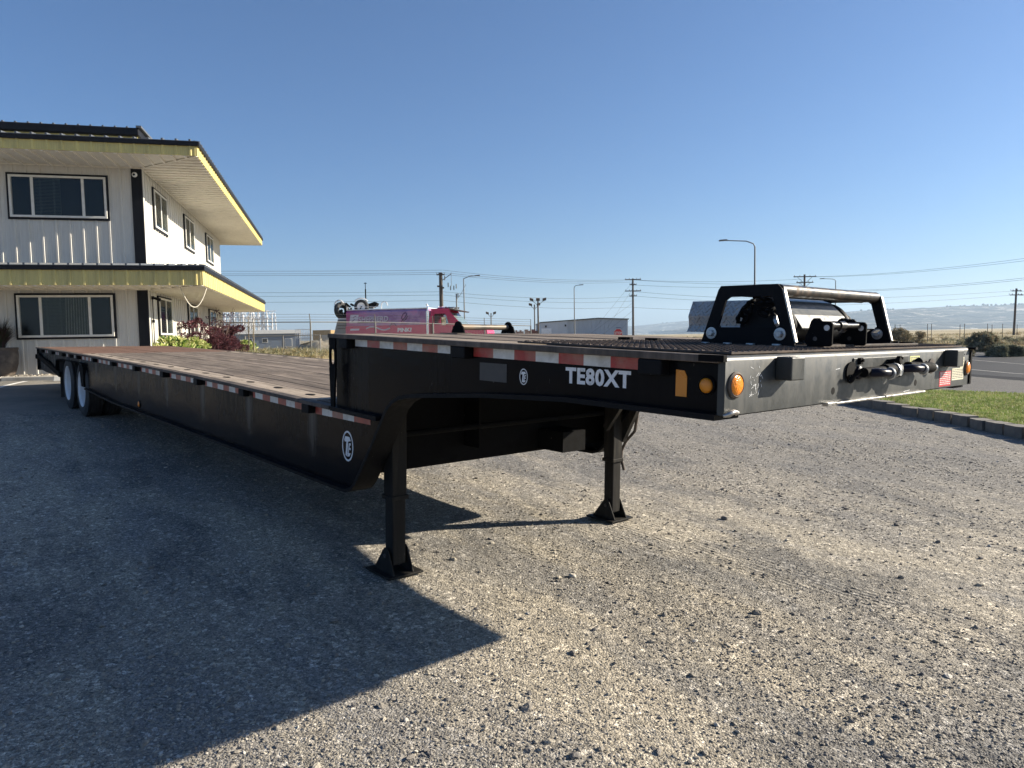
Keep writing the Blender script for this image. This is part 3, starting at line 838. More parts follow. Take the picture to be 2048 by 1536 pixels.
# raised upper roof
b = MB(); b.box(-9.15, -0.47, 2.02, 11.3, 5.95, 6.555); o = build(b, 'upper_fascia', M_yel, bld)
b = MB(); b.box(-9.2, -0.40, 1.90, 11.4, 6.56, 6.775); build(b, 'upper_roof_edge', M_blk, bld, bevel=0.03)
b = MB()
x = -0.7
while x > -9.1: b.box(x - .022, x + .022, 1.91, 11.38, 6.776, 6.81); x -= 0.305
b.box(-0.46, -0.32, 1.86, 11.42, 6.776, 6.83)
b.box(-9.2, -0.395, 1.92, 11.38, 6.7755, 6.778)
build(b, 'upper_roof', M_roof, bld)
# rope-like cable hanging from the lower canopy, conduit and lamp on the side wall, dome camera on the corner
M_cable = simple('cable_white', (0.62, 0.58, 0.48), 0.7)
P = [(1.55, -1.0 + 0.55 * t + .0, 2.14 - 0.62 * math.sin(math.pi * t) ** 0.8 if 0 < t < 1 else 2.14) for t in np.linspace(0, 1, 17)]
P = [(1.05 + 0.55 * t, -1.15 + 0.35 * t, 2.14 - 0.50 * math.sin(math.pi * t) ** 0.85 if 0 < t < 1 else 2.14) for t in np.linspace(0, 1, 19)]
b = MB(); b.path(P, 0.013, 6); build(b, 'hanging_cable', M_cable, bld, smooth=60)
b = MB(); b.tube((0.06, 0.42, 1.92), (0.06, 0.42, 0.2), 0.012, 6); b.box(0.045, 0.09, 0.36, 0.46, 1.3, 1.38); build(b, 'conduit', M_blk, bld)
b = MB(); b.box(0.045, 0.10, 0.38, 0.47, 1.92, 2.0); b.tube((0.09, 0.42, 1.96), (0.26, 0.42, 1.9), 0.03, 8, 0.045); build(b, 'wall_lamp', M_blk, bld)
M_camw = simple('camera_white', (0.75, 0.75, 0.74), 0.35, var=0.05); M_lens = simple('camera_lens', (0.01, 0.01, 0.012), 0.1, var=0)
b = MB(); b.lathe((-0.10, -0.047, 5.06), (0, -1, 0), [(0.045, 0), (0.05, .01), (0.062, .03), (0.066, .055), (0.055, .085), (0.03, .10)], 18)
o = build(b, 'security_camera', M_camw, bld, smooth=40)
b = MB(); b.lathe((-0.105, -0.145, 5.055), (0, -1, -.2), [(0.028, 0), (0.03, .004), (0.02, .012)], 14); build(b, 'lens', M_lens, o, smooth=40)

def bw2(x, y, z=0.0):
    p = KB + np.array([E1[0] * x + E2[0] * y, E1[1] * x + E2[1] * y, z]); return p
# concrete kerb and walk in front of the building
M_kerb = simple('kerb_concrete', (0.44, 0.41, 0.35), 0.85, var=0.2, scale=3, bump=0.3, bscale=50, dirt=(0.3, 0.26, 0.2))
kb = bpy.data.objects.new('x', None)
b = MB()
n = 12
for i in range(n):
    x0, x1 = -9 + i * 1.25, -9 + (i + 1) * 1.25 - .01
    b.box(x0, x1, -1.72, -1.50, -0.30, 0.035)
bpy.data.objects.remove(kb)
o = build(b, 'kerb', M_kerb, bevel=0.02, kind='structure'); o.matrix_world = BM
M_bed = simple('gravel_bed', (0.30, 0.26, 0.20), 0.95, var=0.5, scale=30, bump=1.0, bscale=40)
b = MB(); b.box(-9, 6.0, -1.49, 0.0, -0.3, 0.012); b.box(0.05, 3.0, 0.0, 15.5, -0.3, 0.012)
o = build(b, 'gravel_bed', M_bed, kind='structure'); o.matrix_world = BM
n = 900
xx = RNG.uniform(-5, 1.5, n); yy = RNG.uniform(-1.47, -0.05, n); s = RNG.uniform(.02, .07, n)
pts = np.array([bw2(a, c, 0.02) for a, c in zip(xx, yy)])
scatter('bed_stones', pts, np.stack([s, s * .8, s * .6], -1), np.stack([s * 0, s * 0, RNG.uniform(0, 6, n)], -1), RNG.integers(0, 3, n), stone_protos([M_stone] * 3, 2))

# painted parking line and wheel stop
M_white = simple('white_paint', (0.78, 0.76, 0.70), 0.7, var=0.2, scale=8)
a = gpx(-40, 787); c = gpx(52, 763)
d = c - a; d[2] = 0; d /= np.linalg.norm(d); nn = np.array([-d[1], d[0], 0]) * 0.05
b = MB(); N = 14; V = []
for i in range(N + 1):
    p = a + (c - a) * i / N
    for sg in (-1, 1):
        q = p + nn * sg; V.append((q[0], q[1], float(gz(q[0], q[1])) + 0.008))
b.add(V, [(2 * i, 2 * i + 1, 2 * i + 3, 2 * i + 2) for i in range(N)])
build(b, 'parking_line', M_white, kind='structure')
wsp = gpx(110, 762)
M_stop = simple('wheel_stop_concrete', (0.60, 0.58, 0.52), 0.8, var=0.2, scale=5, bump=.3)
b = MB(); b.prism([(0, -.11, 0), (0, .11, 0), (0, .06, .115), (0, -.06, .115)], (1.8, 0, 0))
o = build(b, 'wheel_stop', M_stop, bevel=0.01, label='pale concrete wheel stop on the pavement behind the trailer wheels', category='wheel stop')
o.matrix_world = frame((wsp[0], wsp[1], wsp[2]), (E1[0], E1[1], 0), (E2[0], E2[1], 0), (0, 0, 1))

# ------------------------------------------------------------------ planting by the building
M_pot = simple('planter_brown', (0.055, 0.042, 0.034), 0.7, var=0.3, scale=4, dirt=(0.16, 0.13, 0.1))
p = bw2(-3.13, -0.60)
t = thing('planter', 'tall dark brown round planter standing against the front wall left of the lower window', 'planter', (p[0], p[1], KB[2] + .01))
b = MB(); b.lathe((0, 0, 0), (0, 0, 1), [(0.22, 0), (0.27, 0.08), (0.33, 0.30), (0.345, 0.52), (0.34, 0.64), (0.35, 0.655), (0.35, 0.70), (0.32, 0.705), (0.30, 0.64), (0.0, 0.64)], 30); build(b, 'pot', M_pot, t, smooth=35)
b = MB(); b.lathe((0, 0, .63), (0, 0, 1), [(0.0, 0.02), (0.2, .035), (0.30, 0.02)], 18); build(b, 'soil', M_soil, t)
def arching(name, base, label, cat, n, h, spread, mats, w=0.012, seed=1, droop=0.6, seg=5, group=None):
    r = np.random.default_rng(seed); b = MB()
    for i in range(n):
        a = r.uniform(0, 6.28); L = h * r.uniform(.6, 1.15); out = spread * r.uniform(.25, 1); x0 = r.uniform(0, .12) * spread
        pts = []
        for q in range(seg + 1):
            f = q / seg; rr = x0 + out * f ** 1.5; z = L * (f * (1 - droop * f * f * out / spread))
            pts.append((rr * math.cos(a), rr * math.sin(a), z))
        wx, wy = -math.sin(a) * w, math.cos(a) * w; V = []
        for q, pt in enumerate(pts):
            k = (1 - q / (seg + .3)); V += [(pt[0] - wx * k, pt[1] - wy * k, pt[2]), (pt[0] + wx * k, pt[1] + wy * k, pt[2])]
        b.add(V, [(2 * q, 2 * q + 1, 2 * q + 3, 2 * q + 2) for q in range(seg)], int(r.integers(0, len(mats))))
    o = link(name, b.mesh(name, mats, recalc=False)); o.location = base; o['label'] = label; o['category'] = cat
    if group: o['group'] = group
    return o
PG1 = m_leaf('planter_grass', (0.035, 0.04, 0.02)); PG2 = m_leaf('planter_grass_dark', (0.06, 0.03, 0.03))
arching('ornamental_grass', (p[0], p[1], KB[2] + .70), 'dark arching grass spilling out of the tall brown planter', 'plant', 620, 0.85, 0.62, [PG1, PG2], 0.009, 3)

# variegated leafy plants and purple shrubs along the side wall
def leafy(name, base, label, cat, n, R, H, mats, ls=(0.10, 0.04), seed=1, stems=0, stemmat=None, shell=0.55, up=0.4, group=None):
    r = np.random.default_rng(seed); b = MB(); nm = len(mats)
    cl = [(r.uniform(-.8, .8) * R[0], r.uniform(-.8, .8) * R[1], r.uniform(.15, .95) * H, r.uniform(.22, .5)) for _ in range(26)]
    for i in range(n):
        c = cl[int(r.integers(0, len(cl)))]
        v = r.normal(0, 1, 3); v /= np.linalg.norm(v); rad = c[3] * (shell + (1 - shell) * r.random()) * min(R[0], H) * .8
        e = 1 - max(0, c[2] / H - .4) * .5
        p0 = np.array([c[0] * e + v[0] * rad, c[1] * e + v[1] * rad, max(0.02, c[2] + v[2] * rad * .7)])
        d = v + np.array([0, 0, up]) + r.normal(0, .35, 3); d /= np.linalg.norm(d)
        s = np.cross(d, r.normal(0, 1, 3)); s /= np.linalg.norm(s)
        L = ls[0] * r.uniform(.6, 1.3); w = ls[1] * r.uniform(.7, 1.2); k = np.cross(d, s) * L * .18
        b.add([p0, p0 + d * L * .45 + s * w, p0 + d * L - k, p0 + d * L * .45 - s * w], [(0, 1, 2, 3)], int(r.integers(0, nm)))
    o = link(name, b.mesh(name, mats, recalc=False)) if not stems else None
    root = thing(name, label, cat, base, group=group) if stems else o
    if stems:
        f = link('foliage', b.mesh('foliage', mats, recalc=False), root)
        sb = MB()
        for i in range(stems):
            c = cl[i % len(cl)]; e = np.array([c[0], c[1], c[2] * r.uniform(.9, 1.25)]); m = e * .5 + r.normal(0, .05, 3)
            sb.path([(c[0] * .1, c[1] * .1, 0), m, e], [0.016, 0.011, 0.005], 5)
        build(sb, 'stems', stemmat, root)
    else:
        o.location = base; o['label'] = label; o['category'] = cat
        if group: o['group'] = group
    return root
V1 = m_leaf('leaf_variegated', (0.30, 0.40, 0.09)); V2 = m_leaf('leaf_cream', (0.58, 0.58, 0.26)); V3 = m_leaf('leaf_mid_green', (0.09, 0.16, 0.035))
R1 = m_leaf('leaf_purple', (0.085, 0.028, 0.040)); R2 = m_leaf('leaf_maroon', (0.16, 0.055, 0.065)); R3 = m_leaf('leaf_dark_red', (0.04, 0.015, 0.022))
M_twig = simple('twig_brown', (0.10, 0.06, 0.05), 0.8)
q = bw2(0.42, 0.7, .01); leafy('variegated_plant', tuple(q), 'cream and green variegated plant at the foot of the corner of the building', 'plant', 2600, (0.42, 0.8), 0.80, [V1, V2, V3, V2], (0.16, 0.035), 4)
q = bw2(0.55, 2.5, .01); leafy('variegated_plant', tuple(q), 'cream and green variegated plant between the corner and the purple shrub', 'plant', 2600, (0.5, 0.9), 0.76, [V1, V2, V3, V2], (0.16, 0.035), 5)
q = bw2(0.42, 3.9, .01); leafy('purple_shrub', tuple(q), 'tall thin purple shrub rising in front of the first lower side window', 'shrub', 1900, (0.45, 0.6), 1.55, [R1, R2, R3], (0.08, 0.022), 6, 14, M_twig)
q = bw2(0.62, 5.6, .01); leafy('purple_shrub', tuple(q), 'broad mound of purple foliage under the hanging cable', 'shrub', 15000, (0.72, 1.1), 1.18, [R1, R2, R3], (0.09, 0.009), 7, 26, M_twig, up=0.1)
q = bw2(0.78, 9.0, .01); leafy('purple_shrub', tuple(q), 'feathery purple shrub furthest from the viewer by the side wall', 'shrub', 16000, (0.68, 1.4), 1.34, [R1, R2, R3], (0.10, 0.009), 8, 30, M_twig, up=0.05)
q = bw2(0.62, 8.2, .01); leafy('bare_shrub', tuple(q), 'open twiggy maroon shrub reaching up beneath the canopy', 'shrub', 700, (0.5, 0.9), 1.95, [R1, R3], (0.07, 0.02), 18, 26, M_twig)
q = bw2(1.15, 12.0, .01); leafy('variegated_plant', tuple(q), 'small yellow green plant at the right end of the purple shrubs', 'plant', 1500, (0.36, 0.6), 0.70, [V1, V2, V3], (0.12, 0.035), 9)

# ------------------------------------------------------------------ the step-deck trailer (local frame: x to its front, y to its far side, z up; origin near front top corner)
TM = frame(TP, TX, TY, TZ)
W = 2.55
def m_black(name, base=(0.006, 0.0065, 0.008), dust=(0.075, 0.060, 0.045), amt=0.5, rough=0.38, lo=0.52, hi=0.82, spec=0.10, sand=0.5):
    """worn black paint: vertical wash streaks, dust, small chips"""
    k = NT(name); P = k.pos
    st = k.noise(k.mapv(P, (9, 9, 0.7)), 1.6, 7, 0.7)
    cl = k.noise(k.mapv(P, (1.0, 1.0, 1.4)), 1.7, 6, 0.6)
    m = k.math('MULTIPLY', k.ramp(st, [(lo, 0.0), (hi, 1.0)]), k.ramp(cl, [(0.35, 0.15), (0.65, 1.0)]))
    c = k.mix(k.math('MULTIPLY', m, amt), base, dust)
    fine = k.noise(P, 22, 5, 0.7)
    c = k.mix(k.math('MULTIPLY', k.ramp(fine, [(0.58, 0.0), (0.75, 1.0)]), 0.28 * sand), c, dust)
    chip = k.ramp(k.noise(k.mapv(P, (1, 1, 0.5)), 65, 3, 0.6), [(0.735, 0.0), (0.75, 1.0)])
    c = k.mix(k.math('MULTIPLY', chip, 0.5), c, (0.30, 0.28, 0.26))
    r = k.math('ADD', k.math('MULTIPLY', m, 0.35), k.ramp(fine, [(0.3, rough - .05), (0.8, rough + .22)]), clamp=True)
    return k.fin(c, r, 0, k.bump(k.noise(P, 2.2, 3), 0.25, 0.02, ), spec)
def m_web():
    """black beam paint: dust film and painted tan ground reflection on the upper half, pale wash streaks below each pocket, grey haze of road dirt"""
    k = NT('trailer_black'); P = k.pos; x, y, z = k.sep(P)[0:3]
    st = k.noise(k.mapv(P, (14, 9, 0.5)), 2.2, 7, 0.72)
    cl = k.noise(k.mapv(P, (1.0, 1.0, 1.2)), 1.5, 6, 0.62)
    film = k.math('MULTIPLY', k.ramp(st, [(0.36, 0.10), (0.68, 1.0)]), k.ramp(cl, [(0.36, 0.0), (0.66, 1.0)]))
    lowdeck = k.math('LESS_THAN', x, -2.6)
    zf = k.math('SUBTRACT', 1.0, k.math('DIVIDE', k.math('SUBTRACT', -0.47, z), 0.42, clamp=True))
    film = k.math('MULTIPLY', film, k.math('ADD', 0.16, k.math('MULTIPLY', k.math('MULTIPLY', lowdeck, zf), 1.2)), clamp=True)
    c = k.mix(k.math('MULTIPLY', film, 0.42), (0.0035, 0.004, 0.0060), (0.066, 0.053, 0.040))  # brown film: dust together with the ground's reflected tan put into the colour
    pp = k.math('PINGPONG', k.math('ADD', x, 3.42), 0.6075)
    pm = k.math('SUBTRACT', 1.0, k.math('DIVIDE', pp, 0.085, clamp=True))
    zs = k.math('MULTIPLY', k.math('SUBTRACT', 1.0, k.math('DIVIDE', k.math('SUBTRACT', -0.53, z), 0.36, clamp=True)), k.math('LESS_THAN', z, -0.5))
    stm = k.math('MULTIPLY', k.math('MULTIPLY', pm, zs), k.math('MULTIPLY', lowdeck, k.ramp(st, [(0.35, 0.1), (0.62, 1.0)])))
    c = k.mix(k.math('MULTIPLY', stm, 0.95), c, (0.24, 0.215, 0.18))
    chip = k.ramp(k.noise(k.mapv(P, (1, 1, 0.35)), 60, 3, 0.6), [(0.72, 0.0), (0.74, 1.0)])
    cm = k.ramp(k.noise(P, 2.6, 3, 0.6), [(0.45, 0.0), (0.65, 0.6)])
    c = k.mix(k.math('MULTIPLY', chip, cm), c, (0.25, 0.24, 0.23))
    r = k.math('ADD', 0.20, k.math('MULTIPLY', k.math('ADD', film, stm), 0.3), clamp=True)
    return k.fin(c, r, 0, k.bump(k.noise(k.mapv(P, (1, 1, 2)), 1.6, 3), 0.35, 0.02), 0.06)
M_web = m_web()
M_frame = m_black('frame_black', amt=0.35, rough=0.5)
M_under = m_black('underframe_black', (0.005, 0.005, 0.0055), (0.02, 0.017, 0.014), 0.5, 0.7, spec=0.08)
M_front = m_black('front_plate_paint', (0.031, 0.034, 0.034), (0.105, 0.10, 0.085), 0.45, 0.38, 0.45, 0.75, 0.35)
M_rail = m_black('rail_worn_steel', (0.05, 0.045, 0.042), (0.22, 0.18, 0.15), 0.8, 0.5, 0.35, 0.6)
def m_wood(name, a, b2, cdark, rust=None):
    k = NT(name); P = k.pos
    oi = k.new('ShaderNodeObjectInfo')
    off = k.new('ShaderNodeCombineXYZ'); k.link(k.math('MULTIPLY', oi.outputs['Random'], 37.0), off.inputs[1])
    ad = k.new('ShaderNodeVectorMath'); ad.operation = 'ADD'; k.link(P, ad.inputs[0]); k.link(off.outputs[0], ad.inputs[1]); P2 = ad.outputs[0]
    g = k.noise(k.mapv(P2, (1.2, 26, 26)), 2.0, 8, 0.7, 0.4)
    g2 = k.noise(k.mapv(P2, (0.7, 5, 5)), 1.6, 6, 0.65, 0.3)
    c = k.ramp(g, [(0.28, cdark), (0.45, a), (0.7, b2)])
    c = k.mix(k.ramp(g2, [(0.40, 0.0), (0.62, 0.75)]), c, tuple(x * 0.42 for x in a))
    v = k.ramp(oi.outputs['Random'], [(0, 0.84), (0.5, 1.0), (1, 1.14)])
    c = k.mix(1.0, c, v, 'MULTIPLY')
    if rust: 
        rn = k.noise(k.mapv(P2, (1.5, 1.5, 1.5)), 1.5, 6, 0.7)
        c = k.mix(k.ramp(rn, [(0.35, 0.35), (0.6, 0.9)]), c, rust)
    crack = k.ramp(k.noise(k.mapv(P2, (0.8, 40, 40)), 3.0, 4, 0.6), [(0.30, 0.0), (0.36, 1.0)])
    c = k.mix(1.0, c, k.mix(crack, (0.3, 0.3, 0.3), (1, 1, 1)), 'MULTIPLY')
    h = k.math('ADD', k.math('MULTIPLY', g, 0.6), k.math('MULTIPLY', crack, 0.6))
    return k.fin(c, 0.85, 0, k.bump(h, 0.7, 0.006), 0.25)
M_wood = m_wood('deck_wood', (0.190, 0.152, 0.122), (0.30, 0.250, 0.202), (0.062, 0.050, 0.042))
M_wood_l = m_wood('deck_edge_board', (0.31, 0.255, 0.20), (0.40, 0.335, 0.27), (0.14, 0.11, 0.09))
M_rustdeck = m_wood('rusty_deck_steel', (0.16, 0.100, 0.072), (0.24, 0.155, 0.11), (0.07, 0.045, 0.035), (0.155, 0.085, 0.060))
M_red = simple('tape_red', (0.36, 0.025, 0.02), 0.35, var=0.2, scale=20, dirt=(0.35, 0.16, 0.12), dirtamt=0.5, dscale=6)
M_redf = simple('tape_red_faded', (0.42, 0.11, 0.07), 0.5, var=0.25, scale=20, dirt=(0.38, 0.24, 0.18), dirtamt=0.5, dscale=8)
M_tape = simple('tape_white', (0.62, 0.62, 0.60), 0.35, var=0.15, scale=25, dirt=(0.35, 0.33, 0.3), dirtamt=0.3, dscale=10)
M_decal = simple('decal_white', (0.74, 0.75, 0.76), 0.45, var=0.1, scale=15, dirt=(0.12, 0.11, 0.10), dirtamt=0.12, dscale=30)
def m_lens(name, col):
    k = NT(name); k.fin(col, 0.12, 0, k.bump(k.voro(k.pos, 160), 0.5, 0.003), 0.6); return k.m
M_amber = m_lens('amber_lens', (0.80, 0.24, 0.01)); M_amberd = simple('amber_reflector', (0.62, 0.22, 0.015), 0.3, var=0.08)
M_redlens = m_lens('red_lens', (0.45, 0.01, 0.01))
M_steel = simple('bare_steel', (0.42, 0.41, 0.39), 0.35, 0.85, var=0.3, scale=30, dirt=(0.2, 0.12, 0.08), dirtamt=0.3, dscale=12, bump=.2)
M_galv = simple('galvanised_bolt', (0.50, 0.51, 0.50), 0.42, 0.6, var=0.25, scale=40)
M_rubber = simple('tyre_rubber', (0.020, 0.020, 0.021), 0.75, var=0.3, scale=6, bump=.2, dirt=(0.06, 0.055, 0.05), dirtamt=.3)
M_rim = simple('rim_white', (0.76, 0.77, 0.78), 0.35, var=0.1, scale=6, dirt=(0.45, 0.43, 0.4), dirtamt=0.25)
M_hub = simple('hub_dark', (0.05, 0.05, 0.055), 0.5)

tr = thing('step_deck_trailer', 'long black step deck semi trailer with timber deck parked on the gravel', 'trailer', mw=TM)
def T(mb, name, mats, smooth=None, bevel=0, parent=None, **p): return build(mb, name, mats, parent or tr, smooth, bevel, **p)
def zg(x): return 0.004 - 0.0115 * x
def zl(x): return float(np.interp(x, [-16.25, -13, -10.8, -8.3, -6, -4.7, -3.24, -2.4], [-.428, -.412, -.404, -.403, -.411, -.425, -.447, -.458]))
XR = -16.25; XD = -3.03                    # rear end, face of the step
YW = 0.055                                 # the webs stand back from the deck edge

# side beams : web plate + bottom flange
def arc(cx, cz, r, a0, a1, n=8): return [(cx + r * math.cos(math.radians(a0 + (a1 - a0) * i / n)), cz + r * math.sin(math.radians(a0 + (a1 - a0) * i / n))) for i in range(n + 1)]
bottom = [(-0.03, -0.209), (-0.80, -0.207), (-1.38, -0.236), (-1.95, -0.284), (-2.06, -0.294), (-2.16, -0.312), (-2.24, -0.345), (-2.31, -0.40), (-2.487, -0.64), (-2.66, -0.86),
          (-2.71, -0.92), (-2.76, -0.962), (-2.83, -0.985), (-2.92, -0.988), (-4.9, -0.984), (-9.5, -0.980), (-11.38, -0.930)]
web = [(-0.03, -0.03)] + bottom + [(-11.40, -0.930), (-11.44, -0.90), (-11.46, -0.64), (-11.52, -0.58), (-11.62, -0.56), (-13.80, -0.585), (-13.90, -0.62), (-13.94, -0.87), (-14.0, -0.875), (-14.6, -0.905), (-15.4, -0.90), (XR + .02, -0.872), (XR + .02, -0.458),
       (-13, -.442), (-10.8, -.434), (-8.3, -.433), (-6, -.441), (-4.7, -.455), (XD - .002, -0.478), (XD, 0.008)]
def beam(y0, dr, name='side_beam'):
    mb = MB(); mb.prism([(x, y0, z) for x, z in web], (0, dr * 0.014, 0))
    o = T(mb, name, M_web)
    f = MB(); t = 0.022; ya, yb = y0 - dr * 0.053, y0 + dr * 0.105
    B = bottom
    V = []
    for i, (x, z) in enumerate(B):
        a = np.array(B[max(i - 1, 0)]); c = np.array(B[min(i + 1, len(B) - 1)]); d = c - a; d = d / np.linalg.norm(d); nrm = np.array([d[1], -d[0]])
        if nrm[1] > 0: nrm = -nrm
        if nrm[0] < -1e-3 and i < 10 and i > 4: nrm = -nrm
        x2, z2 = x + nrm[0] * t, z + nrm[1] * t
        V += [(x, ya, z), (x, yb, z), (x2, yb, z2), (x2, ya, z2)]
    n = len(B); F = []
    for i in range(n - 1):
        for q in range(4):
            r = (q + 1) % 4; F.append((i * 4 + q, i * 4 + r, (i + 1) * 4 + r, (i + 1) * 4 + q))
    F += [(0, 1, 2, 3), ((n - 1) * 4 + 3, (n - 1) * 4 + 2, (n - 1) * 4 + 1, (n - 1) * 4)]
    f.add(V, F); T(f, 'flange', M_frame, smooth=35, parent=o)
    # ledge where the lower deck runs past the step into the neck
    l = MB(); l.prism([(XD, y0 - dr * .054, zl(XD) - .03), (-2.42, y0 - dr * .054, -.488), (-2.42, y0 - dr * .001, -.488), (XD, y0 - dr * .001, zl(XD) - .03)], (0, 0, .028))
    T(l, 'ledge', M_frame, parent=o)
    return o
nb = beam(YW, 1); fb = beam(W - YW, -1)
for y0, dr in ((YW, 1), (W - YW, -1)):
    mb = MB(); mb.prism([(-11.47, y0 - dr * .03, -.60), (-11.86, y0 - dr * .03, -.575), (-11.82, y0 - dr * .03, -.70), (-11.72, y0 - dr * .03, -.925), (-11.44, y0 - dr * .03, -.925)], (0, dr * .012, 0)); T(mb, 'fender_plate', M_under)
# wheel arch strips
for y0, dr in ((YW, 1), (W - YW, -1)):
    mb = MB()
    pts = [(-11.42, -0.91), (-11.455, -0.64), (-11.52, -0.575), (-11.62, -0.555), (-13.80, -0.58), (-13.90, -0.615), (-13.95, -0.87)]
    for a, c in zip(pts[:-1], pts[1:]):
        mb.prism([(a[0], y0 - dr * .05, a[1]), (c[0], y0 - dr * .05, c[1]), (c[0], y0 + dr * .06, c[1]), (a[0], y0 + dr * .06, a[1])], (0, 0, 0.012) if abs(a[0] - c[0]) > abs(a[1] - c[1]) else (0.012, 0, 0))
    T(mb, 'wheel_arch', M_under)
# step face : rear plate of the neck with slotted hole, cross plates and cross members
def slot(cy, cz, hw, hh, n=6):
    return [(cy + hw * math.cos(a), cz + (hh - hw) + hw * math.sin(a)) for a in np.linspace(0, math.pi, n)] + [(cy + hw * math.cos(a), cz - (hh - hw) + hw * math.sin(a)) for a in np.linspace(math.pi, 2 * math.pi, n)]
mb = MB()
# the slot is cut in a narrow end plate standing along the side at the back of the neck
inn = slot(-2.985, -0.113, 0.028, 0.055); n = len(inn)
outr = []
for x, z in inn:
    dx, dz = x + 2.985, z + 0.113
    s = max(abs(dx) / 0.045, abs(dz) / 0.075); outr.append((-2.985 + dx / s, -0.113 + dz / s))
mb.ring([(x, 0.0, z) for x, z in outr], [(x, 0.0, z) for x, z in inn], (0, 0.012, 0))
mb.box(-3.03, -2.94, 0, 0.012, -0.038, 0.012); mb.prism([(-3.03, 0, -.188), (-2.94, 0, -.188), (-2.965, 0, -.45), (-3.012, 0, -.45)], (0, 0.012, 0))
T(mb, 'end_gusset', M_under)
mb = MB(); mb.box(-3.045, -3.031, 0.075, W - .075, -0.455, 0.004); T(mb, 'step_plate', M_under)
mb = MB(); mb.box(-2.80, -2.785, 0.075, W - .075, -0.90, -0.30); T(mb, 'cross_plate', M_under)
mb = MB(); mb.box(-2.785, -2.60, 0.95, 0.965, -0.78, -0.35); mb.box(-2.785, -2.5, 1.70, 1.95, -0.88, -0.72); T(mb, 'cross_plate_bracket', M_under)
for x in np.arange(-0.6, -2.7, -0.6):
    mb = MB(); mb.box(x - .04, x + .04, 0.075, W - .075, -0.20, -0.06); T(mb, 'cross_member', M_under)
for x in np.arange(-3.4, -16, -0.61):
    mb = MB(); z = zl(x); mb.box(x - .035, x + .035, 0.075, W - .075, z - .16, z - .045); T(mb, 'cross_member', M_under)
for y in (0.85, 1.70):
    mb = MB(); mb.box(-11.0, -2.81, y - .06, y + .06, -0.88, -0.60); mb.box(-16.2, -11.0, y - .06, y + .06, -0.72, -0.60); T(mb, 'main_beam', M_under)

# deck edge rails
def rail(y0, y1, xs, zf, t=0.028):
    mb = MB(); V = []
    for x in xs: z = zf(x); V += [(x, y0, z), (x, y1, z), (x, y1, z - t), (x, y0, z - t)]
    n = len(xs)
    F = [(i * 4 + q, i * 4 + (q + 1) % 4, (i + 1) * 4 + (q + 1) % 4, (i + 1) * 4 + q) for i in range(n - 1) for q in range(4)] + [(0, 1, 2, 3), (n * 4 - 1, n * 4 - 2, n * 4 - 3, n * 4 - 4)]
    mb.add(V, F); return T(mb, 'side_rail', M_rail, bevel=0.004)
for a, c in ((0.0, 0.075), (W - .075, W)):
    rail(a, c, [-3.05, -1.5, -0.02], zg); rail(a, c, [XR, -13, -10.8, -8.3, -6, -4.7, XD - .02], zl)

# deck boards
def board(x0, x1, y0, y1, zf, mat, dz=0.0, t=0.035, name='plank'):
    xs = [x0] + [x for x in (-13, -10.8, -8.3, -6, -4.7, -3.24) if x0 < x < x1] + [x1]
    mb = MB(); V = []
    for x in xs: z = zf(x) + dz; V += [(x, y0, z), (x, y1, z), (x, y1, z - t), (x, y0, z - t)]
    n = len(xs)
    F = [(i * 4 + q, i * 4 + (q + 1) % 4, (i + 1) * 4 + (q + 1) % 4, (i + 1) * 4 + q) for i in range(n - 1) for q in range(4)] + [(0, 1, 2, 3), (n * 4 - 1, n * 4 - 2, n * 4 - 3, n * 4 - 4)]
    mb.add(V, F); return T(mb, name, mat, bevel=0.004)
ys = np.linspace(0.31, W - .31, 12)
for a, c in zip(ys[:-1], ys[1:]):
    for x0, x1 in ((-5.695, XD - .05), (-8.75, -5.705), (-11.85, -8.76)):
        board(x0, x1, a + .003, c - .003, zl, M_wood, RNG.uniform(-.003, .002))
    board(-3.03, -0.30, a + .005, c - .005, zg, M_wood, RNG.uniform(-.003, .003))
# edge boards with tie-down slots, steel rear deck
M_slot = simple('slot_dark', (0.006, 0.006, 0.007), 0.8, spec=.1)
for side in (0, 1):
    y0, y1 = (0.08, 0.30) if side == 0 else (W - .30, W - .08)
    for x0, x1 in ((-5.695, XD - .35), (-8.75, -5.705), (-11.85, -8.76)):
        board(x0, x1, y0, y1, zl, M_wood_l, -0.001, name='edge_board')
    board(-3.03, -1.22, y0, y1, zg, M_wood_l, -0.001, name='edge_board')
    x = -3.75
    while x > -11.7:
        mb = MB(); cy = 0.20 if side == 0 else W - .20; z = zl(x) + 0.0012
        P = [(x + .065 * math.cos(a) * (1 if True else 0), cy + .03 * math.sin(a), z) for a in np.linspace(0, 2 * math.pi, 14, endpoint=False)]
        mb.prism(P, (0, 0, 0.001)); T(mb, 'tie_slot', M_slot); x -= 0.61
ys2 = np.linspace(0.08, W - .08, 7)
for a, c in zip(ys2[:-1], ys2[1:]):
    board(XR + .03, -11.86, a + .003, c - .003, zl, M_rustdeck, RNG.uniform(-.002, .002), name='steel_deck_plate')
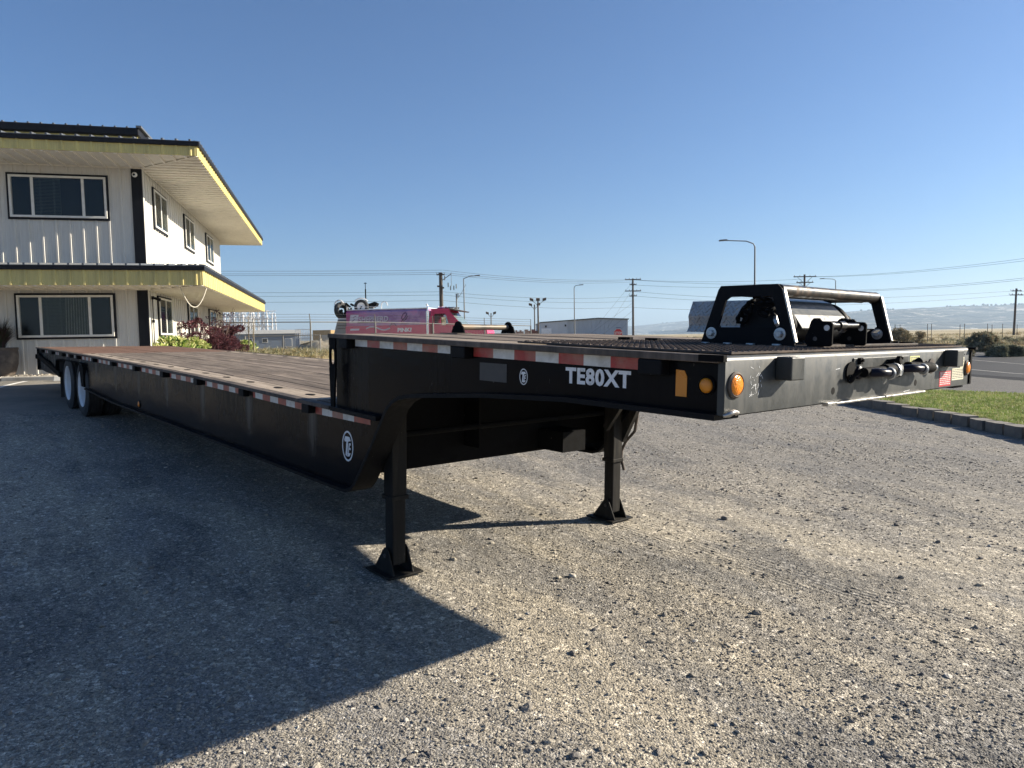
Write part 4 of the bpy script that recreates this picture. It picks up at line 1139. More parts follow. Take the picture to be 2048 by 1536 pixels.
# checker plate at the foot of the step
def lozenges(mb, o, ux, uy, un, L, H, pitch=0.034, l=0.024, w=0.007, h=0.0022, mi=0, fn=None):
    o, ux, uy, un = map(np.asarray, (o, ux, uy, un)); i = 0; y = pitch / 2
    while y < H:
        x = pitch / 2 + (pitch / 2 if i % 2 else 0); j = 0
        while x < L:
            s = 1 if (i + j) % 2 else -1
            if fn is None or fn(x, y):
                a = (ux * 0.72 + uy * 0.69 * s); c = (ux * -0.69 * s + uy * 0.72); p = o + ux * x + uy * y
                A, B2, C2, D = p - a * l / 2, p + c * w / 2, p + a * l / 2, p - c * w / 2
                t = p + un * h
                mb.add([A, B2, C2, D, t - a * l * .3, t + a * l * .3], [(0, 1, 4), (1, 5, 4), (1, 2, 5), (2, 3, 5), (3, 4, 5), (3, 0, 4)], mi)
            x += pitch; j += 1
        y += pitch * 0.62; i += 1
M_tread = m_black('tread_plate', (0.060, 0.050, 0.044), (0.17, 0.125, 0.098), 0.9, 0.45, 0.38, 0.62)
for y0 in (0.08, W - .30):
    mb = MB(); z = zl(-3.2)
    mb.box(-3.39, XD - .05, y0, y0 + .22, z - .02, z + .006); lozenges(mb, (-3.38, y0, z + .006), (1, 0, 0), (0, 1, 0), (0, 0, 1), .30, .22)
    T(mb, 'checker_plate', M_tread)
mb = MB(); mb.box(-3.02, -0.031, 0.056, W - .056, -0.046, -0.040); T(mb, 'deck_light_stop', M_under)  # added unseen plate that keeps sunlight from leaking through the deck gaps
# raised tread sheet over the front of the neck
mb = MB(); mb.prism([(-1.20, 0.085, zg(-1.2) + .003), (-0.02, 0.085, zg(0) + .003), (-0.02, W - .085, zg(0) + .003), (-1.20, W - .085, zg(-1.2) + .003)], (0, 0, 0.008))
o = T(mb, 'tread_sheet', M_tread)
mb = MB(); lozenges(mb, (-1.20, 0.085, zg(-1.2) + .011), np.array([1, 0, -0.0115]), (0, 1, 0), (0, 0, 1), 1.18, 2.38, pitch=0.032, l=0.025, w=0.008, h=0.0045)
T(mb, 'tread_pattern', M_tread, parent=o, kind='stuff')
for y, x in ((0.98, -1.28), (1.0, -1.10), (2.2, -.22), (2.32, -0.35)):
    mb = MB(); mb.obox((x, y, zg(x) + .018), (.035, .01, 0), (-.004, .02, 0), (0, 0, .008)); T(mb, 'deck_lug', M_under)
mb = MB(); mb.box(-0.42, -0.30, 2.10, 2.40, 0.012, 0.022); T(mb, 'deck_strap_plate', M_under)

# stake pockets on both sides, tapes between them
def pocket(x, y, dr, z, parent=None):
    mb = MB(); w = 0.115; h = 0.090
    y1 = y + dr * 0.0545
    ya, yb = min(y, y1), max(y, y1)
    mb.box(x, x + w, ya, yb, z - .029 - h + .028, z - .029)
    return T(mb, 'stake_pocket', M_frame, bevel=0.006)
PX = [-3.479, -4.735, -5.955, -7.12, -8.335, -9.55, -10.76, -11.97, -12.6, -13.3, -14.4, -15.6]
for sd_ in ((0.0, 1), (W, -1)):
    for x in PX: pocket(x, sd_[0], sd_[1], zl(x))
    for x in (-2.897, -1.633, -0.385): pocket(x, sd_[0], sd_[1], zg(x))
def tape(x0, segs, z0f, h, y, dr, faded=True):
    """segs: list of (length, material index) from x0 forward; 0 white 1 red 2 faded red"""
    mb = MB(); x = x0
    for L, m in segs:
        za, zb = z0f(x), z0f(x + L)
        mb.prism([(x, y, za), (x + L, y, zb), (x + L, y, zb - h), (x, y, za - h)], (0, -dr * 0.0015, 0), m); x += L
    return T(mb, 'reflective_tape', [M_tape, M_red, M_redf])
yt = YW - .0005
tape(-2.763, [(.155, 0), (.154, 1), (.158, 0), (.155, 2), (.157, 0), (.153, 2), (.117, 0)], lambda x: zg(x) - .030, .044, yt, 1)
tape(-1.507, [(.16, 1), (.16, 0), (.153, 1), (.153, 0), (.155, 1), (.155, 0), (.15, 1)], lambda x: zg(x) - .030, .048, yt, 1)
tape(-3.352, [(.05, 1), (.05, 2), (.155, 0), (.155, 2), (.155, 0), (.212, 2)], lambda x: -.480 + (x + 3.352) * .006, .058, yt, 1)
k_ = 0
for xa, xb in zip(PX[1:], PX[:-1]):
    st_ = xa + .20; en = xb - .015 + .10; n_ = max(int((en - st_) / .155), 1); sg = [(.05, 1)] + [((en - st_ - .05) / n_, (0 if (i % 2 == 0) else 2)) for i in range(n_)]
    if xa < -12: sg = [(.12, 0), (.1, 1), (.1, 0)] if en - st_ > .4 else [(.1, 0)]
    tape(st_, sg, lambda x: zl(x) - .034, .055, yt, 1)
for x0 in (-2.7, -1.45): tape(x0, [(.155, q % 2) for q in range(7)], lambda x: zg(x) - .030, .046, W - YW + .0005, -1)
for xa in PX[1:8]: tape(xa + .2, [(.155, q % 2) for q in range(6)], lambda x: zl(x) - .034, .055, W - YW + .0005, -1)

# decals on the near web
def te_logo(cx, cz, r, name='badge'):
    mb = MB(); y = YW - .0005; n = 40; w = r * 0.12
    O = [(cx + r * .74 * math.cos(a), y, cz + r * math.sin(a)) for a in np.linspace(0, 2 * math.pi, n, endpoint=False)]
    I = [(cx + (r * .74 - w * .85) * math.cos(a), y, cz + (r - w) * math.sin(a)) for a in np.linspace(0, 2 * math.pi, n, endpoint=False)]
    mb.ring(O, I, (0, -.0014, 0))
    sx, sz = r * .74 * .72, r * .72
    def poly(P): mb.prism([(cx + px * sx, y, cz + pz * sz) for px, pz in P], (0, -.0014, 0))
    poly([(-.62, .86), (.46, .86), (.80, .52), (.36, .46), (.10, .40), (-.30, .40), (-.66, .36), (-.86, .50)])
    poly([(-.30, .399), (.10, .399), (-.14, -.96), (-.54, -.86)])
    poly([(.30, .28), (.78, .34), (.76, .12), (.27, .10)]); poly([(.25, .099), (.50, .099), (.36, -.30), (.17, -.30)])
    poly([(.36, -.12), (.74, -.12), (.72, -.299), (.36, -.299)])
    poly([(.16, -.301), (.34, -.301), (.26, -.60), (.08, -.60)]); poly([(-.02, -.601), (.72, -.601), (.44, -.90), (-.08, -.96)])
    return T(mb, name, M_decal)
te_logo(-1.118, -0.139, 0.039); te_logo(-2.88, -0.709, 0.103)
mb = MB(); text_polys('TE80XT', 0.094, mb, (-0.838, YW - .0002, -0.146), (1, 0, 0), (0, 0, 1), (0, -1, 0), 0.001, 0.0036, 0.985, spacing=1.10)
wtxt = max(v[0] for v in mb.v) - min(v[0] for v in mb.v); x0_ = min(v[0] for v in mb.v)
s_ = 0.375 / wtxt; mb.v = [(-0.836 + (v[0] - x0_) * s_, v[1], v[2] + 0.003 * (v[0] + .836)) for v in mb.v]
T(mb, 'lettering', M_decal)
M_grey = simple('worn_patch', (0.060, 0.056, 0.052), 0.6, var=0.35, scale=14)
mb = MB(); mb.box(-1.456, -1.243, YW - .0016, YW - .0003, -.176, -.085); T(mb, 'blank_plate', M_grey)
mb = MB(); mb.prism([(-.238, YW - .0003, -.160), (-.187, YW - .0003, -.160), (-.187, YW - .0003, -.082), (-.200, YW - .0003, -.060), (-.238, YW - .0003, -.058)], (0, -.002, 0)); T(mb, 'amber_reflector', M_amberd)
def lamp(c, ax, r, mat, ring=True):
    c = np.array(c); ax = np.array(ax, float)
    b = MB(); b.lathe(c, ax, [(r * 1.32, 0), (r * 1.32, .006), (r * 1.12, .012), (r * 1.05, .010), (r * 1.05, 0)], 28); o = T(b, 'lamp', M_frame if not ring else M_rail, smooth=35)
    b = MB(); b.lathe(c, ax, [(r, .001), (r * 1.0, .010), (r * .8, .016), (r * .4, .019), (0.001, .020)], 28); T(b, 'lens', mat, smooth=50, parent=o)
    return o
lamp((-.098, YW, -.110), (0, -1, 0), .028, M_amberd, ring=False)
lamp((-8.265, YW, -.905), (0, -1, 0), .036, M_amber, ring=False)
for x in (-5.0, -9.6): 
    pass

# front beam of the neck
mb = MB(); mb.prism([(-0.03, 0.018, -0.212), (0.0, 0.018, -0.212), (0.0, 0.018, -0.016), (-.004, .018, -.006), (-.012, .018, .001), (-.025, .018, .004), (-0.12, .018, .005), (-0.12, .018, -.006), (-.03, .018, -.008)], (0, W - .036, 0))
T(mb, 'front_beam', M_front, smooth=50)
mb = MB(); mb.box(-.06, .008, W - .017, W + .006, -.21, -.012); mb.box(-.10, .006, -.004, .017, -.018, .006); mb.box(-.10, .03, W - .017, W + .02, -.010, .004); T(mb, 'end_cap', M_under)
mb = MB(); mb.box(-.12, -.03, .06, W - .06, -0.222, -0.212); T(mb, 'front_flange', M_under)
lamp((0.0, .082, -.103), (1, 0, 0), .037, M_amber); lamp((0.0, 2.485, -.114), (1, 0, 0), .033, M_amber)
for ya, wd in ((.358, .10), (2.125, .095)):
    mb = MB(); mb.box(0.0005, 0.068, ya, ya + wd, -.096, -.006); T(mb, 'front_pocket', M_front, bevel=.005)
# lettered stickers
M_sred = simple('sticker_red', (0.50, 0.03, 0.04), 0.5, var=0.1); M_scream = simple('sticker_cream', (0.62, 0.58, 0.42), 0.55, var=0.1); M_syel = simple('sticker_yellow', (0.62, 0.60, 0.25), 0.5, var=0.2)
M_ink = simple('sticker_ink', (0.12, 0.11, 0.10), 0.6, var=0)
def sticker(y0, y1, z0, z1, base, ink, rows, cols=1, seed=1):
    r = np.random.default_rng(seed); b = MB(); b.box(.0003, .0012, y0, y1, z0, z1, 0)
    h = (z1 - z0) / (rows + 1)
    for i in range(rows):
        z = z1 - h * (i + .8); y = y0 + .008
        while y < y1 - .012:
            l = min(r.uniform(.012, .05) * cols, y1 - .008 - y); b.box(.0014, .0018, y, y + l, z - h * .28, z + h * .18, 1); y += l + .006
    T(b, 'sticker', [base, ink])
sticker(2.075, 2.245, -.205, -.122, M_sred, M_tape, 7, 1.2, 1); sticker(2.262, 2.445, -.178, -.112, M_scream, M_ink, 6, 1, 2)
sticker(2.385, 2.445, -.1115, -.050, M_scream, M_ink, 3, 1, 3); sticker(1.66, 1.785, -.062, -.030, M_syel, M_ink, 2, .6, 4)
# scuffs, holes, weld, hook bar
for y, z in ((.845, -.164), (1.748, -.168)):
    b = MB(); b.lathe((.0002, y, z), (1, 0, 0), [(.016, 0), (.016, .0006)], 16); T(b, 'bolt_hole', M_slot)
for q in range(3):
    b = MB(); b.lathe((.0002, 2.42 + q * .03, -.036), (1, 0, 0), [(.005, 0), (.005, .0006)], 10); T(b, 'bolt_hole', M_slot)
b = MB(); b.path([(-.005, .02, -.212), (.010, .035, -.205), (.014, .06, -.198), (.012, .085, -.203), (.002, .09, -.212)], [.006, .011, .010, .008, .004], 8); T(b, 'weld_lug', M_steel, smooth=60)
b = MB(); b.box(.0005, .022, .84, 1.33, -.221, -.211); b.box(.0005, .022, 1.345, 1.83, -.221, -.211); T(b, 'lower_lip', M_steel, bevel=.003)
b = MB(); b.box(.0005, .026, .75, .83, -.224, -.208); T(b, 'lower_lip_end', M_steel, bevel=.003)
# scratches
b = MB()
r_ = np.random.default_rng(5)
for i in range(26):
    y = .22 + r_.normal(0, .03); z = -.10 + r_.normal(0, .035); a = r_.uniform(0, 3.1); l = r_.uniform(.002, .012)
    b.obox((.0006, y, z), (0.0003, 0, 0), (0, math.cos(a) * l, math.sin(a) * l), (0, -math.sin(a) * .0008, math.cos(a) * .0008))
for y, z, l in ((.52, -.075, .045), (.50, -.078, .02), (.88, -.07, .02), (1.62, -.205, .02), (1.66, -.203, .015)):
    b.obox((.0006, y, z), (0.0003, 0, 0), (0, l, .002), (0, 0, .001))
T(b, 'scratches', M_decal, kind='stuff')
# air and electric couplings
b = MB(); b.box(.0005, .006, 1.02, 1.63, -.115, -.026); T(b, 'coupling_plate', M_front, bevel=.003)
for y in (1.07, 1.50):
    b = MB(); b.tube((.006, y, -.040), (.030, y, -.036), .006, 8); b.box(.006, .020, y - .012, y + .012, -.055, -.026); T(b, 'plate_clip', M_under)
def gladhand(y, z):
    b = MB(); b.lathe((.006, y, z), (1, 0, 0), [(.030, 0), (.030, .014), (.022, .018), (.022, .05)], 18)
    b.path([(.05, y, z), (.085, y + .01, z + .004), (.10, y + .05, z + .002), (.102, y + .105, z)], [.018, .020, .019, .017], 12)
    o = T(b, 'air_coupling', M_blue, smooth=50)
    b = MB(); b.lathe((.102, y + .104, z - .002), (.2, 1, 0), [(.026, 0), (.028, .008), (.023, .015), (.014, .017)], 18); T(b, 'seal', M_galv, smooth=40, parent=o)
    return o
M_blue = m_black('coupling_blue_black', (0.010, 0.011, 0.020), (0.06, 0.06, 0.075), .4, .3)
gladhand(1.06, -.092); gladhand(1.44, -.085)
b = MB(); b.lathe((.006, .995, -.088), (1, .0, 0), [(.048, 0), (.048, .004), (.0, .004)], 20); T(b, 'coupling_shield', M_under)
b = MB(); b.tube((.05, 1.02, -.088), (.055, 1.22, -.086), .022, 12); b.tube((.055, 1.22, -.086), (.056, 1.30, -.086), .030, 14); T(b, 'coupling_body', M_under, smooth=40)
b = MB(); b.lathe((.060, 1.315, -.086), (.15, 1, 0), [(.033, 0), (.033, .012), (.02, .014)], 16); T(b, 'coupling_ring', M_galv, smooth=40)
b = MB(); b.lathe((.006, 1.38, -.088), (1, 0, 0), [(.034, 0), (.034, .055), (.030, .06), (.0, .06)], 20); b.tube((.01, 1.37, -.055), (.07, 1.37, -.045), .016, 10); T(b, 'socket', M_under, smooth=40)
b = MB(); b.lathe((.0665, 1.38, -.088), (1, 0, 0), [(.028, 0), (.026, .003), (.012, .003), (.01, -.004)], 18); T(b, 'socket_ring', M_galv, smooth=40)
b = MB(); b.tube((.045, 1.52, -.078), (.060, 1.78, -.088), .026, 12); b.tube((.02, 1.62, -.078), (.05, 1.66, -.05), .018, 10); T(b, 'coupling_body', M_under, smooth=40)
b = MB(); b.lathe((.062, 1.80, -.090), (.3, 1, 0), [(.018, 0), (.02, .01), (.012, .014)], 14); T(b, 'coupling_ring', M_galv, smooth=40)
b = MB(); b.lathe((.012, 1.90, -.086), (1, 0, 0), [(.038, 0), (.040, .004), (.040, .008), (.01, .012)], 20); T(b, 'coupling_shield', M_rail, smooth=40)
b = MB(); b.path([(.05, .99, -.08), (.03, .965, -.105), (.02, .95, -.13)], .01, 8); T(b, 'coupling_lever', M_under, smooth=50)

# landing legs
CRANK = [(-2.40, 2.50, -.46), (-2.418, 2.50, -.56), (-2.425, 2.50, -.65), (-2.448, 2.50, -.775), (-2.545, 2.50, -.875), (-2.588, 2.50, -.96), (-2.588, 2.50, -1.04), (-2.555, 2.50, -1.125)]
M_leg = m_black('leg_paint', (0.018, 0.017, 0.016), (0.10, 0.09, 0.072), 0.6, 0.5, 0.45, 0.72)
def leg(y0, y1, x0=-2.615, x1=-2.505):
    b = MB(); b.box(x0, x1, y0, y1, -1.01, -0.22); o = T(b, 'landing_leg', M_leg, bevel=.006)
    b = MB(); b.box(x0 - .009, x1 + .009, y0 - .009, y1 + .009, -1.030, -1.0); T(b, 'collar', M_leg, parent=o, bevel=.004)
    b = MB(); b.box(x0 + .006, x1 - .006, y0 + .006, y1 - .006, -1.46, -1.0305); T(b, 'inner_tube', M_leg, parent=o, bevel=.008)
    b = MB(); cx, cy = (x0 + x1) / 2, (y0 + y1) / 2
    zf = -1.522
    cx -= .03
    b.prism([(cx - .15, cy - .125, zf), (cx + .15, cy - .125, zf), (cx + .15, cy + .14, zf), (cx - .15, cy + .14, zf)], (0, 0, .014)); cx += .03
    for yy in (y0 - .022, y1 + .012):
        b.prism([(cx - .145, yy, zf + .013), (cx + .105, yy, zf + .013), (cx + .035, yy, zf + .155), (cx + .012, yy, zf + .178), (cx - .012, yy, zf + .178), (cx - .035, yy, zf + .155)], (0, .010, 0))
    T(b, 'foot', M_leg, parent=o, bevel=.003)
    b = MB(); b.tube((cx, y0 - .03, zf + .125), (cx, y1 + .03, zf + .125), .014, 10); T(b, 'pin', M_rail, parent=o)
    return o
# the pads stand square to the deck; gussets face along y
leg(.170, .280); leg(2.300, 2.410)
b = MB(); b.tube((-2.62, .33, -.62), (-2.62, 2.28, -.62), .022, 10); T(b, 'cross_shaft', M_under)
for yy in (2.20,):
    b = MB(); b.obox((-2.36, yy + .03, -.50), (.17, 0, .235), (0, .02, 0), (-.02, 0, .018)); T(b, 'leg_brace', M_leg)
b = MB(); b.obox((-2.395, 2.43, -.575), (.145, 0, .275), (0, .022, 0), (-.034, 0, .018)); T(b, 'leg_brace', M_leg)
b = MB(); b.path(CRANK, .013, 8); T(b, 'crank_handle', M_rail, smooth=50)
b = MB(); b.box(-2.75, -2.50, 2.24, 2.46, -.24, -.20); b.box(-2.75, -2.50, .13, .36, -.34, -.29); T(b, 'leg_mount', M_under)

# wheels: two axles, twin tyres each side
def wheel_mesh():
    b = MB(); R = .452; w = .245
    prof = [(.292, -w / 2 + .01), (.33, -w / 2 - .004), (.40, -w / 2), (.437, -w / 2 + .018)]
    ngr = 4
    xs = np.linspace(-w / 2 + .022, w / 2 - .022, ngr * 2 + 2)
    for i in range(ngr + 1):
        a, c = xs[2 * i], xs[2 * i + 1]
        if i > 0: prof += [(R - .014, a - .004)]
        prof += [(R, a), (R, c)]
        if i < ngr: prof += [(R - .014, c + .004)]
    prof += [(.437, w / 2 - .018), (.40, w / 2), (.33, w / 2 + .004), (.292, w / 2 - .01), (.285, 0)]
    b.lathe((0, 0, 0), (0, 1, 0), prof, 56, close=True); return b
tyre_me = wheel_mesh().mesh('tyre', [M_rubber], smooth=30)
def rim_mesh(outer):
    b = MB(); w = .23
    if outer:   # deep dish seen from outside
        P = [(.296, -w / 2 - .006), (.290, -w / 2 + .004), (.272, -w / 2 + .02), (.262, -.02), (.250, .05), (.20, .075), (.155, .080), (.10, .078), (.10, .085), (.155, .09), (.262, .085), (.285, .10), (.285, -w / 2)]
    else:
        P = [(.296, w / 2 + .006), (.290, w / 2 - .004), (.272, w / 2 - .02), (.262, .02), (.250, -.05), (.20, -.075), (.155, -.080), (.10, -.078), (.10, -.085), (.155, -.09), (.262, -.085), (.285, -.10), (.285, w / 2)]
    b.lathe((0, 0, 0), (0, 1, 0), P, 40, close=True); return b
rim_o = rim_mesh(True).mesh('rim', [M_rim], smooth=35); rim_i = rim_mesh(False).mesh('rim', [M_rim], smooth=35)
hb = MB(); hb.lathe((0, 0, 0), (0, 1, 0), [(.0, -.06), (.045, -.055), (.085, -.03), (.105, .03), (.115, .08), (.0, .09)], 24)
for q in range(10):
    a = q * math.pi / 5; hb.tube((.145 * math.cos(a), .048, .145 * math.sin(a)), (.145 * math.cos(a), .078, .145 * math.sin(a)), .014, 6)
hub_me = hb.mesh('hub', [M_hub], smooth=40)
for ax, zc in ((-11.76, -.965), (-12.96, -.955)):
    for y, outer, s in ((.155, True, 1), (.43, False, 1), (W - .155, True, -1), (W - .43, False, -1)):
        w_ = bpy.data.objects.new('wheel', None); COL.objects.link(w_); w_.parent = tr; w_.location = (ax, y, zc)
        if s < 0: w_.rotation_euler = (0, 0, math.pi)
        w_.empty_display_size = .3
        link('tyre', tyre_me, w_); link('rim', rim_o if outer else rim_i, w_)
        if outer: link('hub', hub_me, w_)
    b = MB(); b.tube((ax, .3, zc), (ax, W - .3, zc), .065, 14); T(b, 'axle', M_under)
    for y in (.82, 1.73):
        b = MB(); b.box(ax - .35, ax + .45, y - .05, y + .05, -.72, -.64); b.tube((ax - .25, y, -.72), (ax - .25, y, -.92), .07, 12); T(b, 'suspension', M_under)
# mud flap, rear bumper, tail parts
b = MB(); b.box(-13.87, -13.855, .06, .62, -1.28, -.62); T(b, 'mud_flap', M_rubber)
b = MB(); b.box(-13.92, -13.905, W - .62, W - .06, -1.28, -.62); T(b, 'mud_flap', M_rubber)
b = MB(); b.box(XR - .012, XR + .02, 0.02, W - .02, -.90, -.432); T(b, 'rear_plate', M_under)
for y0, dr in ((.03, 1), (W - .03, -1)):
    b = MB(); b.obox((-14.9, y0, -.72), (1.25, 0, -.13), (0, .022, 0), (.005, 0, .045)); T(b, 'ramp_slide', M_under, bevel=.005)
b = MB(); b.lathe((XR + .05, .02, -.62), (0, -1, 0), [(.05, 0), (.05, .03), (.0, .035)], 14); T(b, 'tail_roller', M_under)
# roller with end plates at the back of the neck
def halfcap(y, x=-2.95):
    b = MB(); z = zg(x) + .004
    P = [(x - .085, y, z), (x + .085, y, z), (x + .06, y, z + .055)] + [(x + .045 * math.cos(a), y, z + .055 + .038 * math.sin(a)) for a in np.linspace(.1, math.pi - .1, 8)] + [(x - .06, y, z + .055)]
    b.prism(P, (0, .012, 0)); return b
M_roll = simple('roller_worn', (0.16, 0.145, 0.12), 0.5, 0.3, var=0.4, scale=10, dirt=(0.22, 0.15, 0.09), dirtamt=0.6, dscale=5)
b = MB(); b.tube((-2.95, 1.03, zg(-2.95) + .052), (-2.95, 1.50, zg(-2.95) + .052), .022, 18); rl = T(b, 'deck_roller', M_roll, smooth=40)
for y in (1.012, 1.505): T(halfcap(y), 'roller_end_plate', M_under, parent=rl, bevel=.003)
b = MB(); b.box(-3.02, -2.80, .90, 1.03, zg(-2.9) + .002, zg(-2.9) + .009); T(b, 'roller_foot', M_rail, parent=rl)

# winch guard frame over the neck
YN, YF = 0.95, 2.02
def side_plate(y, th=0.014):
    z0 = 0.020
    O = [(-.745, z0), (-.745, z0 + .02), (-.655, .292), (-.640, .312), (-.335, .312), (-.312, .290), (-.240, z0 + .02), (-.240, z0)]
    I = [(-.640, .106), (-.648, .118), (-.610, .240), (-.588, .256), (-.372, .256), (-.355, .245), (-.318, .118), (-.330, .106)]
    b = MB(); b.ring([(x, y, z) for x, z in O], [(x, y, z) for x, z in I], (0, th, 0))
    o = T(b, 'guard_plate', M_frame)
    for x in (-.687, -.313):
        b = MB(); b.lathe((x, y, .076), (0, -1, 0), [(.030, 0), (.030, .004), (.022, .005), (.0, .005)], 22); T(b, 'washer', M_galv, smooth=40, parent=o)
        b = MB(); b.lathe((x, y - .005, .076), (0, -1, 0), [(.018, 0), (.018, .012), (.014, .015), (.0, .015)], 6); T(b, 'bolt', M_galv, parent=o)
    return o
side_plate(YN); side_plate(YF)
# bright worn front edges of the plates
for y in (YN, YF):
    b = MB(); b.prism([(-.239, y - .002, .04), (-.232, y - .002, .04), (-.300, y - .002, .288), (-.309, y - .002, .288)], (0, .020, 0)); T(b, 'edge_bar', M_worn if 'M_worn' in globals() else M_steel)
M_pipe = m_black('worn_pipe', (0.022, 0.020, 0.018), (0.17, 0.11, 0.07), 0.55, 0.32, 0.48, 0.62, 0.3)
b = MB(); b.tube((-.335, YN + .014, .282), (-.335, YF, .282), .029, 20); T(b, 'cross_pipe', M_pipe, smooth=40)
b = MB(); b.tube((-.41, YN + .014, .270), (-.41, YF, .270), .018, 16); T(b, 'cross_pipe', M_pipe, smooth=40)
b = MB(); b.tube((-.62, YN + .014, .285), (-.62, YF, .285), .022, 16); T(b, 'cross_pipe', M_frame, smooth=40)
b = MB(); b.box(-.245, -.10, YN, YF + .015, .020, .026); b.box(-.106, -.10, YN, YF + .015, .012, .030); T(b, 'base_plate', M_rail, bevel=.002)
for x in (-.712, -.584, -.457, -.321):
    b = MB(); b.box(x - .02, x + .02, YN - .024, YN - .002, .020, .030); T(b, 'weld_block', M_galv, bevel=.003)
# winch : drum, cover, brackets, shaft
M_drum = m_black('drum_black', (0.012, 0.013, 0.015), amt=.3, rough=.45)
b = MB(); b.lathe((-.46, 1.04, .100), (0, 1, 0), [(.098, 0), (.098, .016), (.06, .018), (.06, .78), (.098, .782), (.098, .80), (.0, .80)], 36); T(b, 'winch_drum', M_drum, smooth=40)
M_cover = m_black('cover_grey', (0.085, 0.09, 0.09), (0.20, 0.19, 0.16), .4, .30, spec=.4)
b = MB()
cov = [(-.64, .17), (-.585, .245), (-.50, .262), (-.42, .235), (-.345, .165), (-.30, .10)]
for a, c in zip(cov[:-1], cov[1:]):
    b.prism([(a[0], 1.13, a[1]), (c[0], 1.13, c[1]), (c[0], 1.66, c[1]), (a[0], 1.66, a[1])], (0.003, 0, .006))
T(b, 'winch_cover', M_cover)
for y in (1.10, 1.68):
    b = MB(); b.lathe((-.47, y, .09), (0, 1, 0), [(.150, 0), (.155, .01), (.155, .022), (.150, .03), (.12, .03), (.12, .0)], 36, close=True); T(b, 'drum_band', M_frame if y < 1.2 else M_drum, smooth=40)
b = MB(); b.lathe((-.36, 1.03, .12), (.8, 0, .5), [(.05, 0), (.05, .02), (.0, .022)], 12); T(b, 'winch_gearbox', M_steel, bevel=.004)
for y in (.915, 1.255):
    O = [(-.170, .034), (-.158, .024), (-.058, .024), (-.048, .034), (-.048, .124), (-.058, .135), (-.098, .137), (-.110, .150), (-.136, .150), (-.148, .136), (-.162, .085), (-.172, .065)]
    b = MB(); b.prism([(x, y, z) for x, z in O], (0, .012, 0)); o = T(b, 'lug_plate', M_under, bevel=.002)
    b = MB(); b.lathe((-.073, y - .0004, .107), (0, -1, 0), [(.013, 0), (.013, .0006)], 18); T(b, 'lug_hole', M_tape, parent=o)
    b = MB(); b.lathe((-.125, y - .0004, .058), (0, -1, 0), [(.010, 0), (.010, .0006)], 14); T(b, 'lug_hole', M_rail, parent=o)
b = MB(); b.tube((-.085, .928, .118), (-.085, 1.254, .118), .013, 14); b.tube((-.085, .93, .118), (-.085, .985, .118), .019, 14); b.tube((-.085, 1.05, .118), (-.085, 1.10, .118), .020, 14); T(b, 'shaft', M_pipe, smooth=40)
b = MB(); b.tube((-.16, 1.15, .12), (-.16, 1.30, .118), .02, 12); b.tube((-.16, 1.26, .12), (-.16, 1.28, .12), .036, 14); T(b, 'shaft', M_drum, smooth=40)
for y in np.linspace(1.02, 1.5, 5):
    b = MB(); b.prism([(-.12, y, .085), (-.12, y + .05, .085), (-.12, y + .09, .10), (-.12, y + .04, .10)], (-.01, 0, 0)); T(b, 'guide_tooth', M_pipe)
# chain and hook bunched inside the guard
def link_ring(c, ax, R=.030, r=.009, st=1.5):
    c = np.array(c, float); ax = np.array(ax, float); ax /= np.linalg.norm(ax); a = np.cross(ax, (0.3, .2, 1)); a /= np.linalg.norm(a); bb = np.cross(ax, a)
    return [c + a * R * st * math.cos(t) + bb * R * math.sin(t) for t in np.linspace(0, 2 * math.pi, 15)]
b = MB(); r_ = np.random.default_rng(4)
for i, (x, y, z) in enumerate([(-.50, 1.0, .232), (-.46, 1.0, .238), (-.425, 1.01, .243), (-.39, 1.0, .225), (-.395, 1.0, .195), (-.43, 1.0, .178), (-.53, 1.0, .175), (-.55, 1.0, .145)]):
    b.path(link_ring((x, y, z), r_.normal(0, 1, 3), .017, .0075), .0075, 7)
b.path([(-.57, 1.0, .125), (-.565, 1.0, .16), (-.54, 1.0, .20), (-.51, 1.0, .225), (-.49, 1.0, .215), (-.50, 1.0, .18), (-.52, 1.0, .14)], [.009, .010, .011, .011, .009, .009, .008], 9)
T(b, 'chain_and_hook', M_under, smooth=50)
# bent aluminium checker plate behind the guard
M_alu = simple('aluminium_checker', (0.42, 0.41, 0.385), 0.45, 0.35, var=0.15, scale=12, dirt=(0.35, 0.33, 0.3), dirtamt=.25)
yb_ = 2.10
prof_ = [(.290, yb_ + .050), (.185, yb_ + .0), (.118, yb_ + .012), (.072, yb_ - .012)]
L_ = 0.88; x0_ = -1.655
b = MB()
for (za, ya), (zb, yb2) in zip(prof_[:-1], prof_[1:]):
    b.prism([(x0_, ya, za), (x0_ + L_, ya, za), (x0_ + L_, yb2, zb), (x0_, yb2, zb)], (0, .003, 0))
    d = np.array([0, yb2 - ya, zb - za]); H_ = np.linalg.norm(d); d /= H_; nrm = np.cross((1, 0, 0), d); nrm = -nrm if nrm[1] > 0 else nrm
    lozenges(b, np.array([x0_, ya, za]) + nrm * .0002, (1, 0, 0), d, nrm, L_, H_, pitch=.036, l=.028, w=.010, h=.006)
T(b, 'checker_guard', M_alu)
b = MB(); b.box(-1.02, -.99, 2.10, 2.13, .025, .10); b.box(-1.5, -1.47, 2.10, 2.13, .025, .10); T(b, 'guard_foot', M_under)

